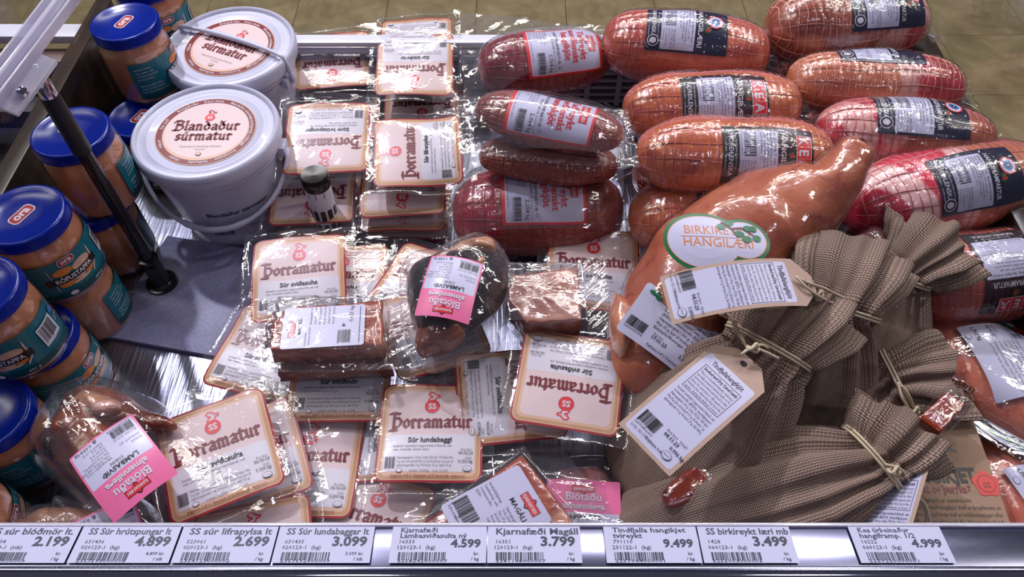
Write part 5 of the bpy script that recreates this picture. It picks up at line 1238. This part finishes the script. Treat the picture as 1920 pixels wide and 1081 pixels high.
# ------------------------------------------------------------------ green edged shoulder packs on the right
def urb_art():
    A = Art(); A.rect(-.044, -.034, .044, .034, LAV, .003, 22); A.text('Úrb. framp. 1/2', .004, .021, .0072, BLACK, bold=.01); 
    A.para(['Innihald: Lambakjöt (upprunaland Ísland), vatn,', 'salt, sykur, bindiefni (E451), rotvarnarefni', '(E250), þráavarnarefni (E301). Næringargildi:', 'Orka 1000 kJ / 239 kkal. Fita 18 g, þar af', 'mettuð 8 g. Kolvetni 0 g. Prótein 18 g.', 'Eldunarleiðbeiningar: Setjið kjötið í pott', 'með köldu vatni og hitið að suðu.'], -.018, .014, .0038, .0048, GREY, mw=.058)
    A.barcode(-.040, .016, .020, .012, BLACK, '2356003123', .003, 91); A.text('Best fyrir', -.040, .0, .003, BLACK); A.text('16.01.23', -.040, -.0060, .0050, BLACK, bold=.02); A.text('1,797 kg', -.040, -.0220, .0054, BLACK, bold=.02); A.ell(-.030, -.029, .004, .003, GREY, 14); A.ell(-.030, -.029, .0035, .0025, LAV, 14)
    for x, y in ((.030, .028), (.036, .024), (.028, .021), (.036, .031)): lump(A, x, y, .005, .003, GREEN)
    A.text('BIRKIREYKT', .012, .004 - .0, .0001, ORG); return A
gg = 'green edged vacuum packs of shoulder roast'
def green_pack(c, up, z, label, seed):
    a, M = orient(c, up, z); e = empty('shoulder_pack', a, label, 'roast', gg, mat=M)
    def hg(X, Y): return .030 * np.sqrt(np.clip(1 - (np.abs(X) / .092) ** 2.6, 0, 1) * np.clip(1 - (np.abs(Y) / .058) ** 2.6, 0, 1))
    n = 60; m2 = 60; xs = np.linspace(-.092, .092, n); ys = np.linspace(-.058, .058, m2); XX, YY = np.meshgrid(xs, ys, indexing='ij')
    gr = .0012 * np.abs(np.sin((XX * .8 + YY * .6) * 300)); V = np.stack([XX, YY, hg(XX, YY) - gr], -1).reshape(-1, 3); V2 = np.stack([XX, YY, -hg(XX, YY) * .9], -1).reshape(-1, 3); g = grid_faces(n, m2)
    mesh('meat', np.concatenate([V, V2]), g + [tuple(i + n * m2 for i in f[::-1]) for f in g], FR4b, e)
    A = Art(); w, h = .105, .074
    def wavyline(y, wd, m, ly=None):
        A.line([(x, y + .002 * math.sin(x * 60)) for x in np.linspace(-w + .004, w - .004, 26)], wd, m, ly)
    for sy in (-1, 1):
        A.rect(-w, sy * h - (.016 if sy > 0 else 0), w, sy * h + (.016 if sy < 0 else 0), LAV, .004, 30)
        wavyline(sy * (h - .0045), .0035, GREEN); wavyline(sy * (h - .0100), .0012, DGREEN)
        for k in range(44): x = -w + .006 + k * .0047; lump(A, x, sy * (h - .0108) + .0012 * (k % 2), .0020, .0009, DGREEN)
    for sx_ in (-1, 1):
        A.rect(sx_ * w - (.016 if sx_ > 0 else 0), -h + .004, sx_ * w + (.016 if sx_ < 0 else 0), h - .004, LAV, .002, 30)
        A.line([(sx_ * (w - .0045) + .0015 * math.sin(y * 70), y) for y in np.linspace(-h + .004, h - .004, 22)], .0035, GREEN); A.line([(sx_ * (w - .0105) + .0015 * math.sin(y * 70), y) for y in np.linspace(-h + .012, h - .012, 22)], .0020, DGREEN)
    A.rect(-.020, h - .022, .022, h - .014, HOT, .001, 8); A.text('OPNIST HÉR  OPENED HER', 0, h - .0200, .0045, WHITE, 'C', width=.038)
    A.text('HVOLSVELLI', -.06, -h + .0185, .0065, DGREEN, bold=.02)
    lift = lambda X, Y: hg(X, Y) + .0018 + .0020 * sn(X * 30, Y * 30, seed, 1)
    A.build('printed_border', e, lambda X, Y, d: np.stack([X, Y, lift(X, Y) + d], 1), .0)
    U = Art(); U.sub(urb_art(), -.012, .004, -.75); U.build('label', e, lambda X, Y, d: np.stack([X, Y, lift(X, Y) + d], 1), .0010)
    n = 46; xs = np.linspace(-w - .006, w + .006, n); ys = np.linspace(-h - .006, h + .006, n); XX, YY = np.meshgrid(xs, ys, indexing='ij')
    V = np.stack([XX, YY, lift(XX, YY) + .0022], -1).reshape(-1, 3); mesh('vacuum_film', V, grid_faces(n, n), FILMW, e)
    V = np.stack([XX, YY, -lift(XX, YY) * .95 + .002], -1).reshape(-1, 3); mesh('vacuum_film', V, grid_faces(n, n), FILM, e)
    return e
FR4b = meat('orange_sliced_roast', (186, 74, 52), (216, 122, 84), dark=(160, 44, 48), bs=.4)
green_pack((1885, 715), (1925, 635), .060, 'green edged pack with white Úrb. label below the upside-down KEA roast', 3)
green_pack((1985, 985), (2010, 890), .030, 'green edged pack cut off in the lower right corner', 7)
